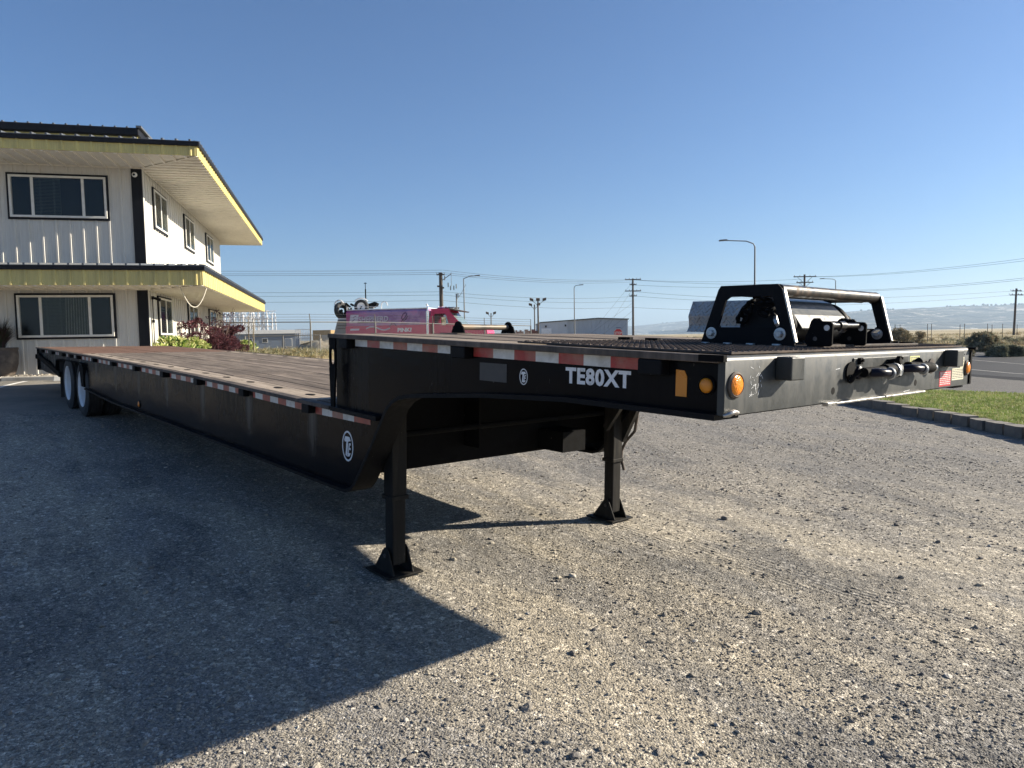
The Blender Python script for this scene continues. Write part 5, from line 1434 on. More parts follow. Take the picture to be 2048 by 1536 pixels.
# ------------------------------------------------------------------ background things
def upright(name, label, cat, px, Y, group=None, z=None):
    p = at(px, 680, Y); zz = float(land_z(p[0], p[1])) if z is None else z
    return thing(name, label, cat, (p[0], p[1], zz), group=group), p[0], zz
def hz(py, px, Y): return at(px, py, Y)[2]
M_post = simple('fence_galvanised', (0.17, 0.17, 0.165), 0.7, 0.2, var=0.2)
M_wood_pole = simple('pole_wood', (0.075, 0.06, 0.05), 0.85, var=0.3, scale=4)
M_lamp = simple('lamp_post_grey', (0.17, 0.18, 0.185), 0.5, 0.3, var=0.1)
M_wire = simple('wire_dark', (0.05, 0.05, 0.055), 0.6, var=0)

# chain link fence with barbed wire
M_link = None
def m_chain():
    k = NT('chain_link'); k.fin((0.30, 0.30, 0.29), 0.5, 0.5); return k.m
M_chain = m_chain()
def chain_fence(pts, H, label, group=None, barb=True, mesh_w=0.0022, cell=0.07, postgap=3.0):
    """pts: ground line [(x,y)]"""
    root = thing('chain_link_fence', label, 'fence', (pts[0][0], pts[0][1], float(land_z(*pts[0]))), group=group)
    inv = Matrix.Translation(-Vector(root.location))
    rail = MB(); low = MB(); wires = MB(); cl = MB()
    def B(mb, nm, mat, **kk):
        o = build(mb, nm, mat, root, **kk); o.matrix_parent_inverse = inv; return o
    tops = []
    for (a, c) in zip(pts[:-1], pts[1:]):
        a = np.array(a, float); c = np.array(c, float); L = np.linalg.norm(c - a); n = max(int(round(L / postgap)), 1)
        for i in range(n + 1):
            p = a + (c - a) * i / n; z = float(land_z(*p)); 
            if tops and np.linalg.norm(tops[-1][:2] - p) < .1: continue
            tops.append(np.array([p[0], p[1], z]))
    for i, t in enumerate(tops):
        mb = MB(); mb.tube(t - (0, 0, .2), t + (0, 0, H + (.02)), .035 if i % 3 else .05, 8)
        if barb: mb.tube(t + (0, 0, H), t + (.0, -.12, H + .36), .02, 6)
        B(mb, 'post', M_post)
    for a, c in zip(tops[:-1], tops[1:]):
        rail.tube(a + (0, 0, H), c + (0, 0, H), .024, 6); low.tube(a + (0, 0, .12), c + (0, 0, .12), .006, 4)
        if barb:
            for q in (.10, .22, .34):
                wires.tube(a + (0, -.12 * q / .36, H + q), c + (0, -.12 * q / .36, H + q), .006, 4)
        L = np.linalg.norm((c - a)[:2]); u = (c - a) / L; h0, h1 = .1, H
        n = int(L / cell)
        for s in (1, -1):
            k = -int((h1 - h0) / cell) if s > 0 else 0
            kk = k
            while kk < n + (0 if s > 0 else int((h1 - h0) / cell)):
                x0 = kk * cell; x1 = x0 + s * (h1 - h0); z0, z1 = h0, h1
                # clip
                if s > 0:
                    if x0 < 0: z0 = h0 - x0; x0 = 0
                    if x1 > L: z1 = h1 - (x1 - L); x1 = L
                else:
                    if x0 > L: z0 = h0 + (x0 - L); x0 = L
                    if x1 < 0: z1 = h1 + x1; x1 = 0
                if z1 > z0:
                    p = a + u * x0 + (0, 0, z0); q = a + u * x1 + (0, 0, z1); w = u * mesh_w
                    cl.add([p - w, p + w, q + w, q - w], [(0, 1, 2, 3)])
                kk += 1
    B(rail, 'rail', M_post); B(low, 'tension_wire', M_post, kind='stuff')
    if barb: B(wires, 'barbed_wire', M_wire, kind='stuff')
    B(cl, 'mesh_panel', M_chain, kind='stuff')
    return root
p1 = at(425, 680, 31); p2 = at(622, 680, 32); p3 = at(1062, 680, 40)
chain_fence([p1[:2], p2[:2], p3[:2]], 1.60, 'chain link fence with barbed wire on top running behind the trailer past the red truck', cell=.10, mesh_w=.0022)
p4 = at(490, 680, 36); p5 = at(640, 680, 37)
chain_fence([p4[:2], p5[:2]], 1.05, 'lower wire fence standing in the dry grass behind the taller fence', barb=False, cell=.14, mesh_w=.002, postgap=2.2)
# slim young trees by the fence
for px, lab in ((497, 'left of two slim bare saplings by the fence right of the purple shrubs'), (507, 'right of two slim bare saplings by the fence right of the purple shrubs')):
    t, x0, z0 = upright('sapling', lab, 'tree', px, 29)
    Hh = hz(632 if px < 500 else 628, px, 29) - z0
    b = MB(); b.tube((0, 0, -.1), (0.02, 0, Hh * .75), .030, 7, .018); b.tube((0.02, 0, Hh * .75), (0, 0, Hh), .018, 6, .004)
    r = np.random.default_rng(px)
    for i in range(16):
        z = Hh * r.uniform(.45, .98); a = r.uniform(0, 6.28); l = r.uniform(.15, .45)
        b.tube((0, 0, z), (math.cos(a) * l * .6, math.sin(a) * l * .6, z + l), .007, 4, .002)
    build(b, 'trunk', simple('sapling_bark', (0.22, 0.19, 0.14), .8), t)

# blue grey site office
M_off = m_metal('office_blue_grey', (0.17, 0.21, 0.27), .5, .12)
M_offroof = m_metal('office_roof', (0.36, 0.36, 0.34), .6, .1)
Yo = 100
a = at(400, 680, Yo - 2); c = at(600, 680, Yo + 2)
d = (c - a); L = np.linalg.norm(d[:2]); d = d / L; nrm = (-d[1], d[0])
zb = 0.10
t = thing('site_office', 'long low blue grey site office with small white windows beyond the wire fence', 'building', mw=frame((a[0], a[1], zb), (d[0], d[1], 0), (nrm[0], nrm[1], 0), (0, 0, 1)))
Ht = hz(667, 560, Yo) - zb
b = MB(); b.box(0, L, 0, 4.5, -.3, Ht); build(b, 'wall', M_off, t)
b = MB(); b.prism([(-.2, -.25, Ht), (-.2, 2.25, Ht + .55), (-.2, 4.75, Ht)], (L + .4, 0, 0)); build(b, 'roof', M_offroof, t)
b = MB(); b.box(L + .002, L + .05, -.05, .12, -.3, Ht); b.box(L - .12, L + .002, -.05, -.002, -.3, Ht); build(b, 'corner_trim', M_vinyl, t)
for pa, pb in ((493, 503), (522, 534), (568, 584)):
    xa, xb = (pa - 400) / 200 * L, (pb - 400) / 200 * L
    z1, z0 = hz(676.5, pa, Yo) - zb, hz(685.5 if pb < 560 else 694, pa, Yo) - zb
    b = MB(); b.box(xa, xb, -.04, -.002, z0, z1); w_ = build(b, 'window' if pb < 560 else 'door', M_vinyl, t)
    b = MB(); b.box(xa + .08, xb - .08, -.06, -.041, z0 + .08, z1 - .08); build(b, 'pane', M_screen if pb < 560 else M_off, t if False else w_)

# white steel lattice frames stored behind the office
M_whitesteel = simple('white_steel', (0.62, 0.63, 0.64), .5, var=.1)
def lattice(px0, px1, pt, pb, Y, label, seed, nx, nz):
    a = at(px0, pb, Y); c = at(px1, pb, Y); z1 = hz(pt, px0, Y); z0 = 0.2; Wd = c[0] - a[0]; H = z1 - z0
    t = thing('steel_lattice_frame', label, 'steel frame', (a[0], a[1], z0), group='white steel lattice frames stored behind the office')
    r = np.random.default_rng(seed)
    for layer in range(3):
        b = MB(); y = layer * 2.4; rr = .085
        for i in range(nx + 1):
            x = Wd * i / nx + r.normal(0, .15); b.tube((x, y, 0), (x + r.normal(0, .3), y, H * r.uniform(.86, 1)), rr, 5)
        for j in range(nz + 1):
            z = H * j / nz * .97; b.tube((0, y, z), (Wd, y, z + r.normal(0, .1)), rr * .8, 5)
        for i in range(nx):
            for j in range(nz):
                if r.random() < .75:
                    x0, x1 = Wd * i / nx, Wd * (i + 1) / nx; q0, q1 = H * j / nz, H * (j + 1) / nz
                    if r.random() < .5: q0, q1 = q1, q0
                    b.tube((x0, y, q0), (x1, y, q1), rr * .6, 4)
        build(b, 'frame', M_whitesteel, t)
    return t
lattice(440, 486, 618, 668, 130, 'tall stack of white steel lattice sections just right of the yellow canopy, left part', 3, 6, 6)
lattice(488, 537, 620, 668, 134, 'stack of white steel lattice sections ending in a slanting brace above the office roof', 8, 6, 5)

# stored containers and clutter
M_cont = m_metal('container_ochre', (0.30, 0.20, 0.08), .6, .3); M_cont2 = m_metal('container_grey', (0.36, 0.35, 0.32), .6, .2)
def container(px0, px1, pt, Y, mat, label, ribs=12):
    a = at(px0, 680, Y); c = at(px1, 680, Y); z0 = .1; H = hz(pt, px0, Y) - z0; L = c[0] - a[0]
    t = thing('container', label, 'container', (a[0], a[1], z0)); b = MB(); b.box(0, L, 0, 2.4, 0, H); build(b, 'body', mat, t)
    b = MB()
    for i in range(ribs): x = L * (i + .5) / ribs; b.box(x - L / ribs * .22, x + L / ribs * .22, -.05, -.001, .1, H - .1)
    build(b, 'ribs', mat, t)
container(626, 662, 660.5, 95, M_cont, 'ochre brown ribbed container seen just left of the trailer step'); container(643, 690, 670, 88, M_cont2, 'pale grey box standing in front of the ochre container')
t, x0, z0 = upright('pipe_rack', 'rack of thin upright white pipes between the site office and the ochre container', 'rack', 592, 96)
b = MB(); Hh = hz(659, 592, 96) - z0; Lr = (622 - 592) / FPX * 96
for i in range(10): x = Lr * i / 9; b.tube((x, 0, 0), (x, 0, Hh), .035, 5)
b.tube((0, 0, Hh), (Lr, 0, Hh), .04, 5); b.tube((0, 0, Hh * .55), (Lr, 0, Hh * .55), .04, 5); build(b, 'pipes', M_whitesteel, t)
M_dust = simple('rubble_tan', (0.30, 0.26, 0.19), .95, var=.4, scale=2, bump=.8, bscale=5)
t = at(615, 690, 80); b = MB(); r = np.random.default_rng(3)
me = MB(); me.lathe((0, 0, -.3), (0, 0, 1), [(3.2, 0), (2.8, .5), (2.0, 1.0), (0.9, 1.3), (0.0, 1.35)], 22)
me.v = [(x + r.normal(0, .2), y * .5 + r.normal(0, .2), z + r.normal(0, .10)) for x, y, z in me.v]
o = build(me, 'rubble_mound', M_dust, smooth=80, label='low tan mound of rubble behind the fence beside the grey box', category='mound'); o.location = (t[0] + 1.5, t[1], float(land_z(t[0], t[1])))

# ---------------- red and purple tank truck
YT = 50.0
def tx(px): return (px - 1024) / FPX * YT
ZT = float(land_z(tx(790), YT))
trk = thing('tank_truck', 'red and purple tank truck with big lettering parked behind the fence', 'truck', (tx(790), YT, ZT), rz=math.radians(-12))
X0 = tx(790)
def TXp(px): return (tx(px) - X0) * 1.02
def TZp(py, px=800): return hz(py, px, YT) - ZT
M_redt = m_metal('truck_red', (0.55, 0.03, 0.12), .3, .1, amt=.1); M_chrome = simple('chrome', (0.75, 0.75, 0.75), .12, 1.0, var=.05)
def m_purple():
    k = NT('tank_wrap_purple'); n = k.noise(k.pos, 2.0, 6, .65)
    c = k.ramp(n, [(0.35, (0.28, 0.14, 0.32)), (0.5, (0.38, 0.25, 0.43)), (0.65, (0.50, 0.22, 0.40))])
    g = k.math('DIVIDE', k.math('ADD', k.sep(k.pos)[0], 3.0), 1.6, clamp=True)
    c = k.mix(k.math('SUBTRACT', 1.0, g), c, (0.42, 0.06, 0.20)); return k.fin(c, .35, 0)
M_purp = m_purple()
xa, xb = TXp(705), TXp(872); zt, zm, zb_ = TZp(621), TZp(651), TZp(672)
yh = 1.2
b = MB()
sec = [(-yh, zm), (-yh, zt - .10), (-yh + .18, zt + .04), (yh - .18, zt + .04), (yh, zt - .10), (yh, zm)]
b.prism([(xa + .05, y, z) for y, z in sec], (xb - xa - .1, 0, 0)); tank = build(b, 'tank', M_purp, trk, bevel=.03)
b = MB(); b.box(xa, xb + .1, -yh - .02, yh + .02, zb_, zm - .002); build(b, 'side_skirt', M_redt, trk, bevel=.02)
b = MB(); b.prism([(xb - .1, -yh - .015, zm), (xb + .35, -yh - .015, zm), (xb + .35, -yh - .015, zm + .9), ], (0, .02, 0)); build(b, 'side_wedge', M_redt, trk)
b = MB(); b.box(xa + .05, xb, -yh + .1, yh - .1, zt + .041, zt + .10); b.box(xa + .3, xb - .3, -.3, .3, zt + .1, zt + .14); build(b, 'walkway', M_rim, trk)
b = MB(); b.tube((xa + .05, -1.0, zt + .04), (xa + .05, -1.0, zt + .25), .02, 6); b.tube((xa + .05, -1.0, zt + .25), (TXp(775), -1.0, zt + .25), .02, 6); b.tube((TXp(762), -1.0, zt + .04), (TXp(762), -1.0, zt + .25), .02, 6)
b.path([(TXp(777), -1.0, zt + .04), (TXp(778), -1.0, TZp(607)), (TXp(783), -1.0, TZp(603.5)), (TXp(788), -1.0, TZp(606)), (TXp(790), -1.0, TZp(612))], .035, 6); build(b, 'handrail', M_rim, trk, smooth=50)
# lettering on the tank
ysd = -yh - .004
b = MB(); xw = TXp(732); text_polys('SHEPHERD', .50, b, (xw, ysd, TZp(643)), (1, 0, .0), (.12, 0, 1), (0, -1, 0), .002, .012, 1.0); 
w0 = min(v[0] for v in b.v); w1 = max(v[0] for v in b.v); s = (TXp(793) - xw) / (w1 - w0); b.v = [(xw + (v[0] - w0) * s, v[1], v[2]) for v in b.v]
b2 = MB(); b2.v = [(v[0] + .03, v[1] + .002, v[2] - .03) for v in b.v]; b2.f = b.f; b2.m = b.m
M_ltr = simple('lettering_lilac', (0.62, 0.58, 0.66), .5, var=.1); M_ldk = simple('lettering_dark', (0.10, 0.05, 0.12), .5, var=.1)
build(b2, 'lettering_shadow', M_ldk, tank); b.v = [(v[0], v[1] - .006, v[2]) for v in b.v]; build(b, 'lettering', M_ltr, tank)
b = MB(); b.prism([(TXp(713), ysd, TZp(645)), (TXp(730), ysd, TZp(645)), (TXp(733), ysd, TZp(629)), (TXp(716), ysd, TZp(629))], (0, -.006, 0)); build(b, 'logo_panel', M_ltr, tank)
b = MB(); c = np.array([TXp(723), ysd - .009, TZp(637)]); b.path([c + (.16, 0, .2), c + (-.05, 0, .10), c + (.06, 0, -.02), c + (-.2, 0, -.2)], .022, 4); build(b, 'logo_stroke', M_ldk, tank)
b = MB(); b.box(TXp(730), TXp(780), ysd - .006, ysd, TZp(645.5), TZp(644)); b.box(TXp(818), TXp(832), ysd - .006, ysd, TZp(648), TZp(646)); b.box(TXp(816), TXp(831), ysd - .006, ysd, TZp(651.3), TZp(650.2)); build(b, 'small_lettering', M_ldk, tank)
b = MB(); c = np.array([TXp(825), ysd - .004, TZp(636)])
b.path([c + (-.22, 0, -.28), c + (.05, 0, -.02), c + (.20, 0, .22), c + (.08, 0, .32), c + (-.10, 0, .18), c + (-.20, 0, -.05), c + (-.05, 0, -.25), c + (.15, 0, -.1), c + (.25, 0, .1)], .03, 5); build(b, 'ribbon', M_ldk, tank)
b = MB(); text_polys('PINK?', .36, b, (TXp(811), -yh - .026, TZp(664)), (1, 0, 0), (0, 0, 1), (0, -1, 0), .003, .014, 1.12); build(b, 'lettering', M_decal, trk)
b = MB(); P = [(TXp(748 + q * 3.2), -yh - .026, TZp(656.5 - 3.4 * math.sin(q * .42))) for q in range(16)]; b.path(P, .045, 5); build(b, 'wave_stripe', M_ltr, trk)
b = MB(); P = [(TXp(795), -yh - .026, TZp(654)), (TXp(800), -yh - .026, TZp(647)), (TXp(803), -yh - .026, TZp(645)), (TXp(807), -yh - .026, TZp(650)), (TXp(810), -yh - .026, TZp(653))]; b.path(P, .03, 5); build(b, 'wave_stripe', M_ldk, trk)
b = MB(); b.obox((TXp(724), -yh - .026, TZp(658)), (.33, 0, 0), (0, .003, 0), (.02, 0, .06)); build(b, 'side_mark', M_ltr, trk)
# exhaust, cab
b = MB(); b.tube((TXp(871), -1.12, zb_), (TXp(871), -1.12, TZp(625)), .13, 14); b.path([(TXp(871), -1.12, TZp(625)), (TXp(871), -1.12, TZp(616)), (TXp(869), -1.12, TZp(611))], [.06, .06, .055], 10); build(b, 'exhaust_stack', M_chrome, trk, smooth=40)
cx0, cx1, cxh = TXp(877), TXp(924), TXp(960)
z_r = TZp(622); z_w = TZp(651)
b = MB()
for y in (-1.05, 1.02):
    O = [(cx0, zb_ - .6), (cxh, zb_ - .6), (cxh, TZp(664)), (TXp(938), TZp(656)), (TXp(915), TZp(628)), (TXp(912), z_r + .02), (cx0 + .1, z_r + .05), (cx0, z_r - .1)]
    I = [(TXp(884), z_w), (TXp(911), z_w + .0), (TXp(909), z_w), (TXp(908.5), z_w + .01), (TXp(907), TZp(632)), (TXp(905), TZp(630)), (TXp(884), TZp(630)), (TXp(883), z_w + .02)]
    I = [(TXp(883), z_w), (TXp(895), z_w), (TXp(911), z_w), (TXp(910.5), z_w + .12), (TXp(906), TZp(632)), (TXp(904), TZp(630.5)), (TXp(885), TZp(630.5)), (TXp(883), TZp(632))]
    b.ring([(x, y, z) for x, z in O], [(x, y, z) for x, z in I], (0, .04, 0))
b.box(cx0, TXp(912), -1.008, 1.018, z_r, z_r + .05); b.box(cx0, cx0 + .05, -1.008, 1.018, zb_ - .6, z_r - .001)
b.prism([(cxh, -1.0, TZp(664)), (TXp(938), -1.0, TZp(656)), (TXp(984), -1.0, TZp(662)), (TXp(988), -1.0, TZp(680)), (cxh, -1.0, TZp(680))], (0, 2.0, 0))
cab = build(b, 'cab', M_redt, trk)
b = MB(); b.prism([(TXp(915.5), -1.0, TZp(629)), (TXp(938), -1.0, TZp(655.5)), (TXp(938), 1.0, TZp(655.5)), (TXp(915.5), 1.0, TZp(629))], (.02, 0, 0)); 
M_ws = simple('windscreen', (0.16, 0.22, 0.22), .08, var=.1); build(b, 'windscreen', M_ws, cab)
b = MB(); b.box(TXp(883), TXp(911), -1.03, -1.02, z_w, TZp(630.5)); build(b, 'side_window', M_glass, cab)
b = MB(); b.prism([(TXp(903), -1.0, z_r + .06), (TXp(934), -1.0, TZp(628)), (TXp(937), -1.0, TZp(626.5)), (TXp(905), -1.0, z_r + .12)], (0, 2.0, 0)); build(b, 'sun_visor', M_rail, cab)
b = MB(); r = np.random.default_rng(2)
for i in range(7): x = TXp(889 + i * 5); b.tube((x, -.5 + .15 * i, z_r + .05), (x, -.5 + .15 * i, z_r + .22 - i * .01), .05, 6, .08)
b.tube((TXp(886), -.6, z_r + .1), (TXp(920), -.6, z_r + .12), .04, 6); build(b, 'roof_horns_and_lights', M_chrome, cab)
b = MB(); b.box(TXp(900), TXp(908), -1.32, -1.26, TZp(653), TZp(637)); b.tube((TXp(904), -1.29, TZp(636)), (TXp(906), -1.05, TZp(632)), .02, 6); build(b, 'mirror', M_chrome, cab)
for px in (728, 752, 985):
    w_ = bpy.data.objects.new('wheel', None); COL.objects.link(w_); w_.parent = trk; w_.location = (TXp(px), -1.0, .5)
    link('tyre', tyre_me, w_); link('rim', rim_o, w_)
b = MB(); b.box(xa, TXp(1000), -.5, .5, .6, zb_ - .02); build(b, 'chassis', M_under, trk)
# grey body and upturned axle standing behind the tank truck
g = thing('grey_truck_body', 'blue grey sloping truck body standing just left of the red tank truck', 'truck', (tx(690), YT + .8, ZT)); X0 = tx(690)
M_gr = m_metal('body_blue_grey', (0.13, 0.15, 0.19), .5, .15)
zq = TZp(668); b = MB(); b.prism([(TXp(673), -1, .5), (TXp(705), -1, .5), (TXp(705), -1, TZp(637)), (TXp(681), -1, TZp(637)), (TXp(678), -1, TZp(645)), (TXp(673), -1, TZp(664))], (0, 2, 0)); build(b, 'body', M_gr, g, bevel=.03)
b = MB()
for py in (643, 649, 655): b.box(TXp(680), TXp(704), -1.04, -1.002, TZp(py + .8), TZp(py - .4))
build(b, 'slats', M_under, g)
b = MB(); b.box(TXp(681), TXp(706), -.95, 1, TZp(637) + .002, TZp(634.6)); build(b, 'top_rail', M_rim, g)
ax = thing('axle_assembly', 'upturned black axle assembly with white rimmed wheels lying on top of the grey truck body', 'axle', (tx(715), YT + .8, TZp(634.6) + ZT + .0)); X0 = tx(715)
z00 = TZp(634.6)
def wl(px, py, R, name, tilt):
    b = MB(); c = np.array([TXp(px), -.6, TZp(py) - z00]); d = np.array(tilt, float)
    b.lathe(c, d, [(R * .62, -.16), (R * .9, -.17), (R, -.12), (R, .12), (R * .9, .17), (R * .62, .16)], 30, close=True); o = build(b, name, M_rubber, ax, smooth=35)
    if R > .55: return
    b = MB(); b.lathe(c, d, [(R * .60, .15), (R * .60, -.10), (R * .25, -.02), (.0, -.05)], 20); build(b, 'rim', M_rim, o, smooth=35)
wl(726, 612, .50, 'wheel', (.1, 1, 0)); wl(687, 619, .60, 'wheel', (.9, -.6, .1))
b = MB(); r = np.random.default_rng(9)
for i in range(34):
    p = np.array([TXp(r.uniform(682, 722)), -.5 + r.uniform(-.2, .4), TZp(r.uniform(609, 634)) - z00]); q = p + r.normal(0, .35, 3) * (1, .3, .7); b.tube(p, q, r.uniform(.04, .10), 7)
b.prism([(TXp(737), -.5, TZp(609) - z00 + .08), (TXp(751), -.5, TZp(602) - z00), (TXp(756), -.5, TZp(605) - z00), (TXp(754), -.5, TZp(610) - z00), (TXp(745), -.5, TZp(615) - z00), (TXp(737), -.5, TZp(615) - z00)], (0, .8, 0))
build(b, 'linkage', M_under, ax)
b = MB()
for (px, py, R, a0, a1) in ((684, 607, .30, .3, 3.6), (727, 612, .58, .7, 2.4)):
    c = np.array([TXp(px), -.82, TZp(py) - z00]); b.path([c + (R * math.cos(t_), 0, R * math.sin(t_)) for t_ in np.linspace(a0, a1, 9)], .05, 6)
build(b, 'fender_rim', M_rim, ax, smooth=50)
t, x0, z0 = upright('antenna_mast', 'thin black antenna mast rising behind the upturned axle', 'mast', 734, 56)
b = MB(); b.tube((0, 0, 0), (0, 0, hz(578, 734, 56) - z0), .05, 6); b.tube((0, 0, hz(578, 734, 56) - z0), (0, 0, hz(565, 734, 56) - z0), .025, 6); b.tube((-.1, 0, hz(566.5, 734, 56) - z0), (.1, 0, hz(566.5, 734, 56) - z0), .03, 5); build(b, 'mast', M_under, t)
# low red-brown stacks beyond the roller
M_brick = simple('stored_brown_goods', (0.16, 0.07, 0.06), .8, var=.4, scale=1)
for px0, px1, pt, lab in ((1031, 1048, 660.5, 'dark brown stack of stored goods beside the floodlight mast, left of two'), (1050, 1078, 659, 'red brown stack of stored goods at the left end of the white warehouse')):
    a = at(px0, 680, 120); c = at(px1, 680, 120); t = thing('stored_stack', lab, 'stack', (a[0], a[1], 0))
    b = MB(); H = hz(pt, px0, 120); Lq = c[0] - a[0]
    for i in range(4): b.box(Lq * i / 4, Lq * (i + .94) / 4, 0, 3, 0, H * (1 - .08 * (i % 2)))
    build(b, 'pallets', M_brick, t)

# ---------------- white warehouse
Yw = 150
a = at(1082, 680, Yw); c = at(1256, 680, Yw); ridge = at(1196, 637.5, Yw + 4)
M_wh = m_metal('warehouse_pale', (0.46, 0.49, 0.52), .5, .08); M_wh2 = m_metal('warehouse_left_wall', (0.50, 0.53, 0.57), .5, .08)  # left wall section is a little lighter and bluer
t = thing('warehouse', 'long pale low gabled metal warehouse beyond the deck', 'building', (a[0], a[1], 0))
L = c[0] - a[0]; m = (1135 - 1082) / FPX * Yw; rx = (1196 - 1082) / FPX * Yw
zl_, zr_, zc_ = hz(646, 1082, Yw), hz(639, 1256, Yw), hz(637.5, 1196, Yw); zm_ = zl_ + (zc_ - zl_) * m / rx
b = MB(); b.prism([(m + .02, 0, -.3), (L, 0, -.3), (L, 0, zr_), (rx, 0, zc_), (m + .02, 0, zm_)], (0, 30, 0)); build(b, 'wall', M_wh, t)
b = MB(); b.prism([(0, -.25, -.3), (m, -.25, -.3), (m, -.25, zm_), (0, -.25, zl_)], (0, 30, 0)); build(b, 'wall', M_wh2, t)
b = MB()
for q in np.linspace(m + .6, L - .3, 14): b.box(q - .06, q + .06, -.10, -.002, -.3, min(zc_ - (q - rx) * (zc_ - zr_) / (L - rx) if q > rx else zm_ + (zc_ - zm_) * (q - m) / (rx - m), 99) - .25)
build(b, 'wall_ribs', M_wh, t)
b = MB(); b.prism([(-.2, -.4, zl_), (rx, -.4, zc_ + .02), (rx, -.4, zc_ + .22), (-.2, -.4, zl_ + .2)], (0, 30.6, 0)); b.prism([(rx + .002, -.4, zc_ + .02), (L + .2, -.4, zr_), (L + .2, -.4, zr_ + .2), (rx + .002, -.4, zc_ + .22)], (0, 30.6, 0)); build(b, 'roof', M_cover, t)
for px, py in ((1092, 653), (1131, 651)):
    b = MB(); q = (px - 1082) / FPX * Yw; z = hz(py, px, Yw); b.box(q - .15, q + .15, -.4, -.26, z - .2, z + .2); build(b, 'wall_light', M_under, t)
b = MB(); b.box(0.1, 2.2, -.32, -.26, -.2, hz(657, 1085, Yw)); build(b, 'door', M_rim, t)
b = MB(); q = (1232 - 1082) / FPX * Yw; b.box(q, q + 1.0, -.14, -.11, hz(656, 1235, Yw), hz(654.6, 1235, Yw)); build(b, 'wall_mark', M_off, t)
# stop sign by the road junction
Ys = 62; t, x0, z0 = upright('stop_sign', 'red stop sign on a post in front of the pale warehouse', 'sign', 1236.5, Ys)
zc = hz(666, 1236.5, Ys) - z0; R = .40
b = MB(); b.tube((0, .03, 0), (0, .03, zc + .3), .035, 6); build(b, 'post', M_post, t)
b = MB(); b.prism([(R * math.cos(q * math.pi / 4 + math.pi / 8), 0, zc + R * math.sin(q * math.pi / 4 + math.pi / 8)) for q in range(8)], (0, -.01, 0)); build(b, 'panel', M_tape, t)
b = MB(); b.prism([(R * .92 * math.cos(q * math.pi / 4 + math.pi / 8), -.011, zc + R * .92 * math.sin(q * math.pi / 4 + math.pi / 8)) for q in range(8)], (0, -.004, 0)); build(b, 'face', simple('sign_red', (.5, .02, .03), .4, var=.05), t)
b = MB(); text_polys('STOP', .30, b, (-.31, -.017, zc - .10), (1, 0, 0), (0, 0, 1), (0, -1, 0), .002, .006, .9); build(b, 'lettering', M_tape, t)

# ---------------- street lamps and flood lights
def street_lamp(px, ptop, Y, arm_px, arm_py, label, curve=True, group='street lamps along the road'):
    t, x0, z0 = upright('street_lamp', label, 'street lamp', px, Y, group)
    H = hz(ptop, px, Y) - z0; ax_ = (arm_px - px) / FPX * Y; az = hz(arm_py, arm_px, Y) - z0
    b = MB(); b.tube((0, 0, -.3), (0, 0, H), .10, 10, .06); b.tube((0, 0, -.3), (0, 0, .3), .16, 10); build(b, 'post', M_lamp, t, smooth=40)
    b = MB()
    if curve: b.path([(0, 0, H - .02), (ax_ * .06, 0, H + (az - H) * .45), (ax_ * .3, 0, H + (az - H) * .85), (ax_, 0, az)], [.055, .05, .045, .04], 8)
    else: b.path([(0, 0, H - .02), (ax_ * .5, 0, (H + az) / 2 + .1), (ax_, 0, az)], .045, 8)
    build(b, 'arm', M_lamp, t, smooth=50)
    b = MB(); s = 1 if ax_ > 0 else -1; b.obox((ax_ + s * .25, 0, az + .02), (.32, 0, .02), (0, .14, 0), (0, 0, .06)); build(b, 'lamp_head', M_lamp, t, bevel=.02)
street_lamp(1509, 493, 60, 1452, 481, 'tallest street lamp, its arm reaching left, rising behind the left side of the winch guard')
street_lamp(1149.5, 577, 105, 1160, 570, 'street lamp with short bent arm to the right in front of the warehouse')
street_lamp(930, 557, 86, 953, 551.5, 'street lamp with arm to the right behind the red truck cab', curve=False)
street_lamp(1670, 562, 112, 1646, 557.5, 'street lamp with arm to the left seen over the winch guard')
def flood(px, ptop, Y, label, heads):
    t, x0, z0 = upright('floodlight_mast', label, 'floodlight', px, Y, 'floodlight masts in the yard behind')
    H = hz(ptop, px, Y) - z0; b = MB(); b.tube((0, 0, -.3), (0, 0, H), .16, 8, .11); build(b, 'post', M_wood_pole if heads > 2 else M_lamp, t)
    w = 1.0 if heads > 2 else .7; b = MB()
    b.tube((0, 0, H - .9), (-w, 0, H - .1), .04, 5); b.tube((0, 0, H - .9), (w, 0, H - .1), .04, 5)
    if heads > 2: b.tube((-w, 0, H - .1), (w, 0, H - .1), .03, 5)
    build(b, 'bracket', M_lamp, t)
    for x in ((-w, 0, w) if heads > 2 else (-w, w)):
        b = MB(); b.obox((x, -.1, H), (.28, 0, .08 * np.sign(x)), (0, .2, .05), (0, -.04, .18)); build(b, 'lamp_head', M_wood_pole, t)
flood(1077, 599, 112, 'tall dark mast with three floodlight heads left of the warehouse', 3)
flood(1070, 609, 125, 'thinner mast standing just left of the three headed floodlight mast', 2)
flood(983, 626, 140, 'slim mast with two floodlight heads behind the deck roller', 2)

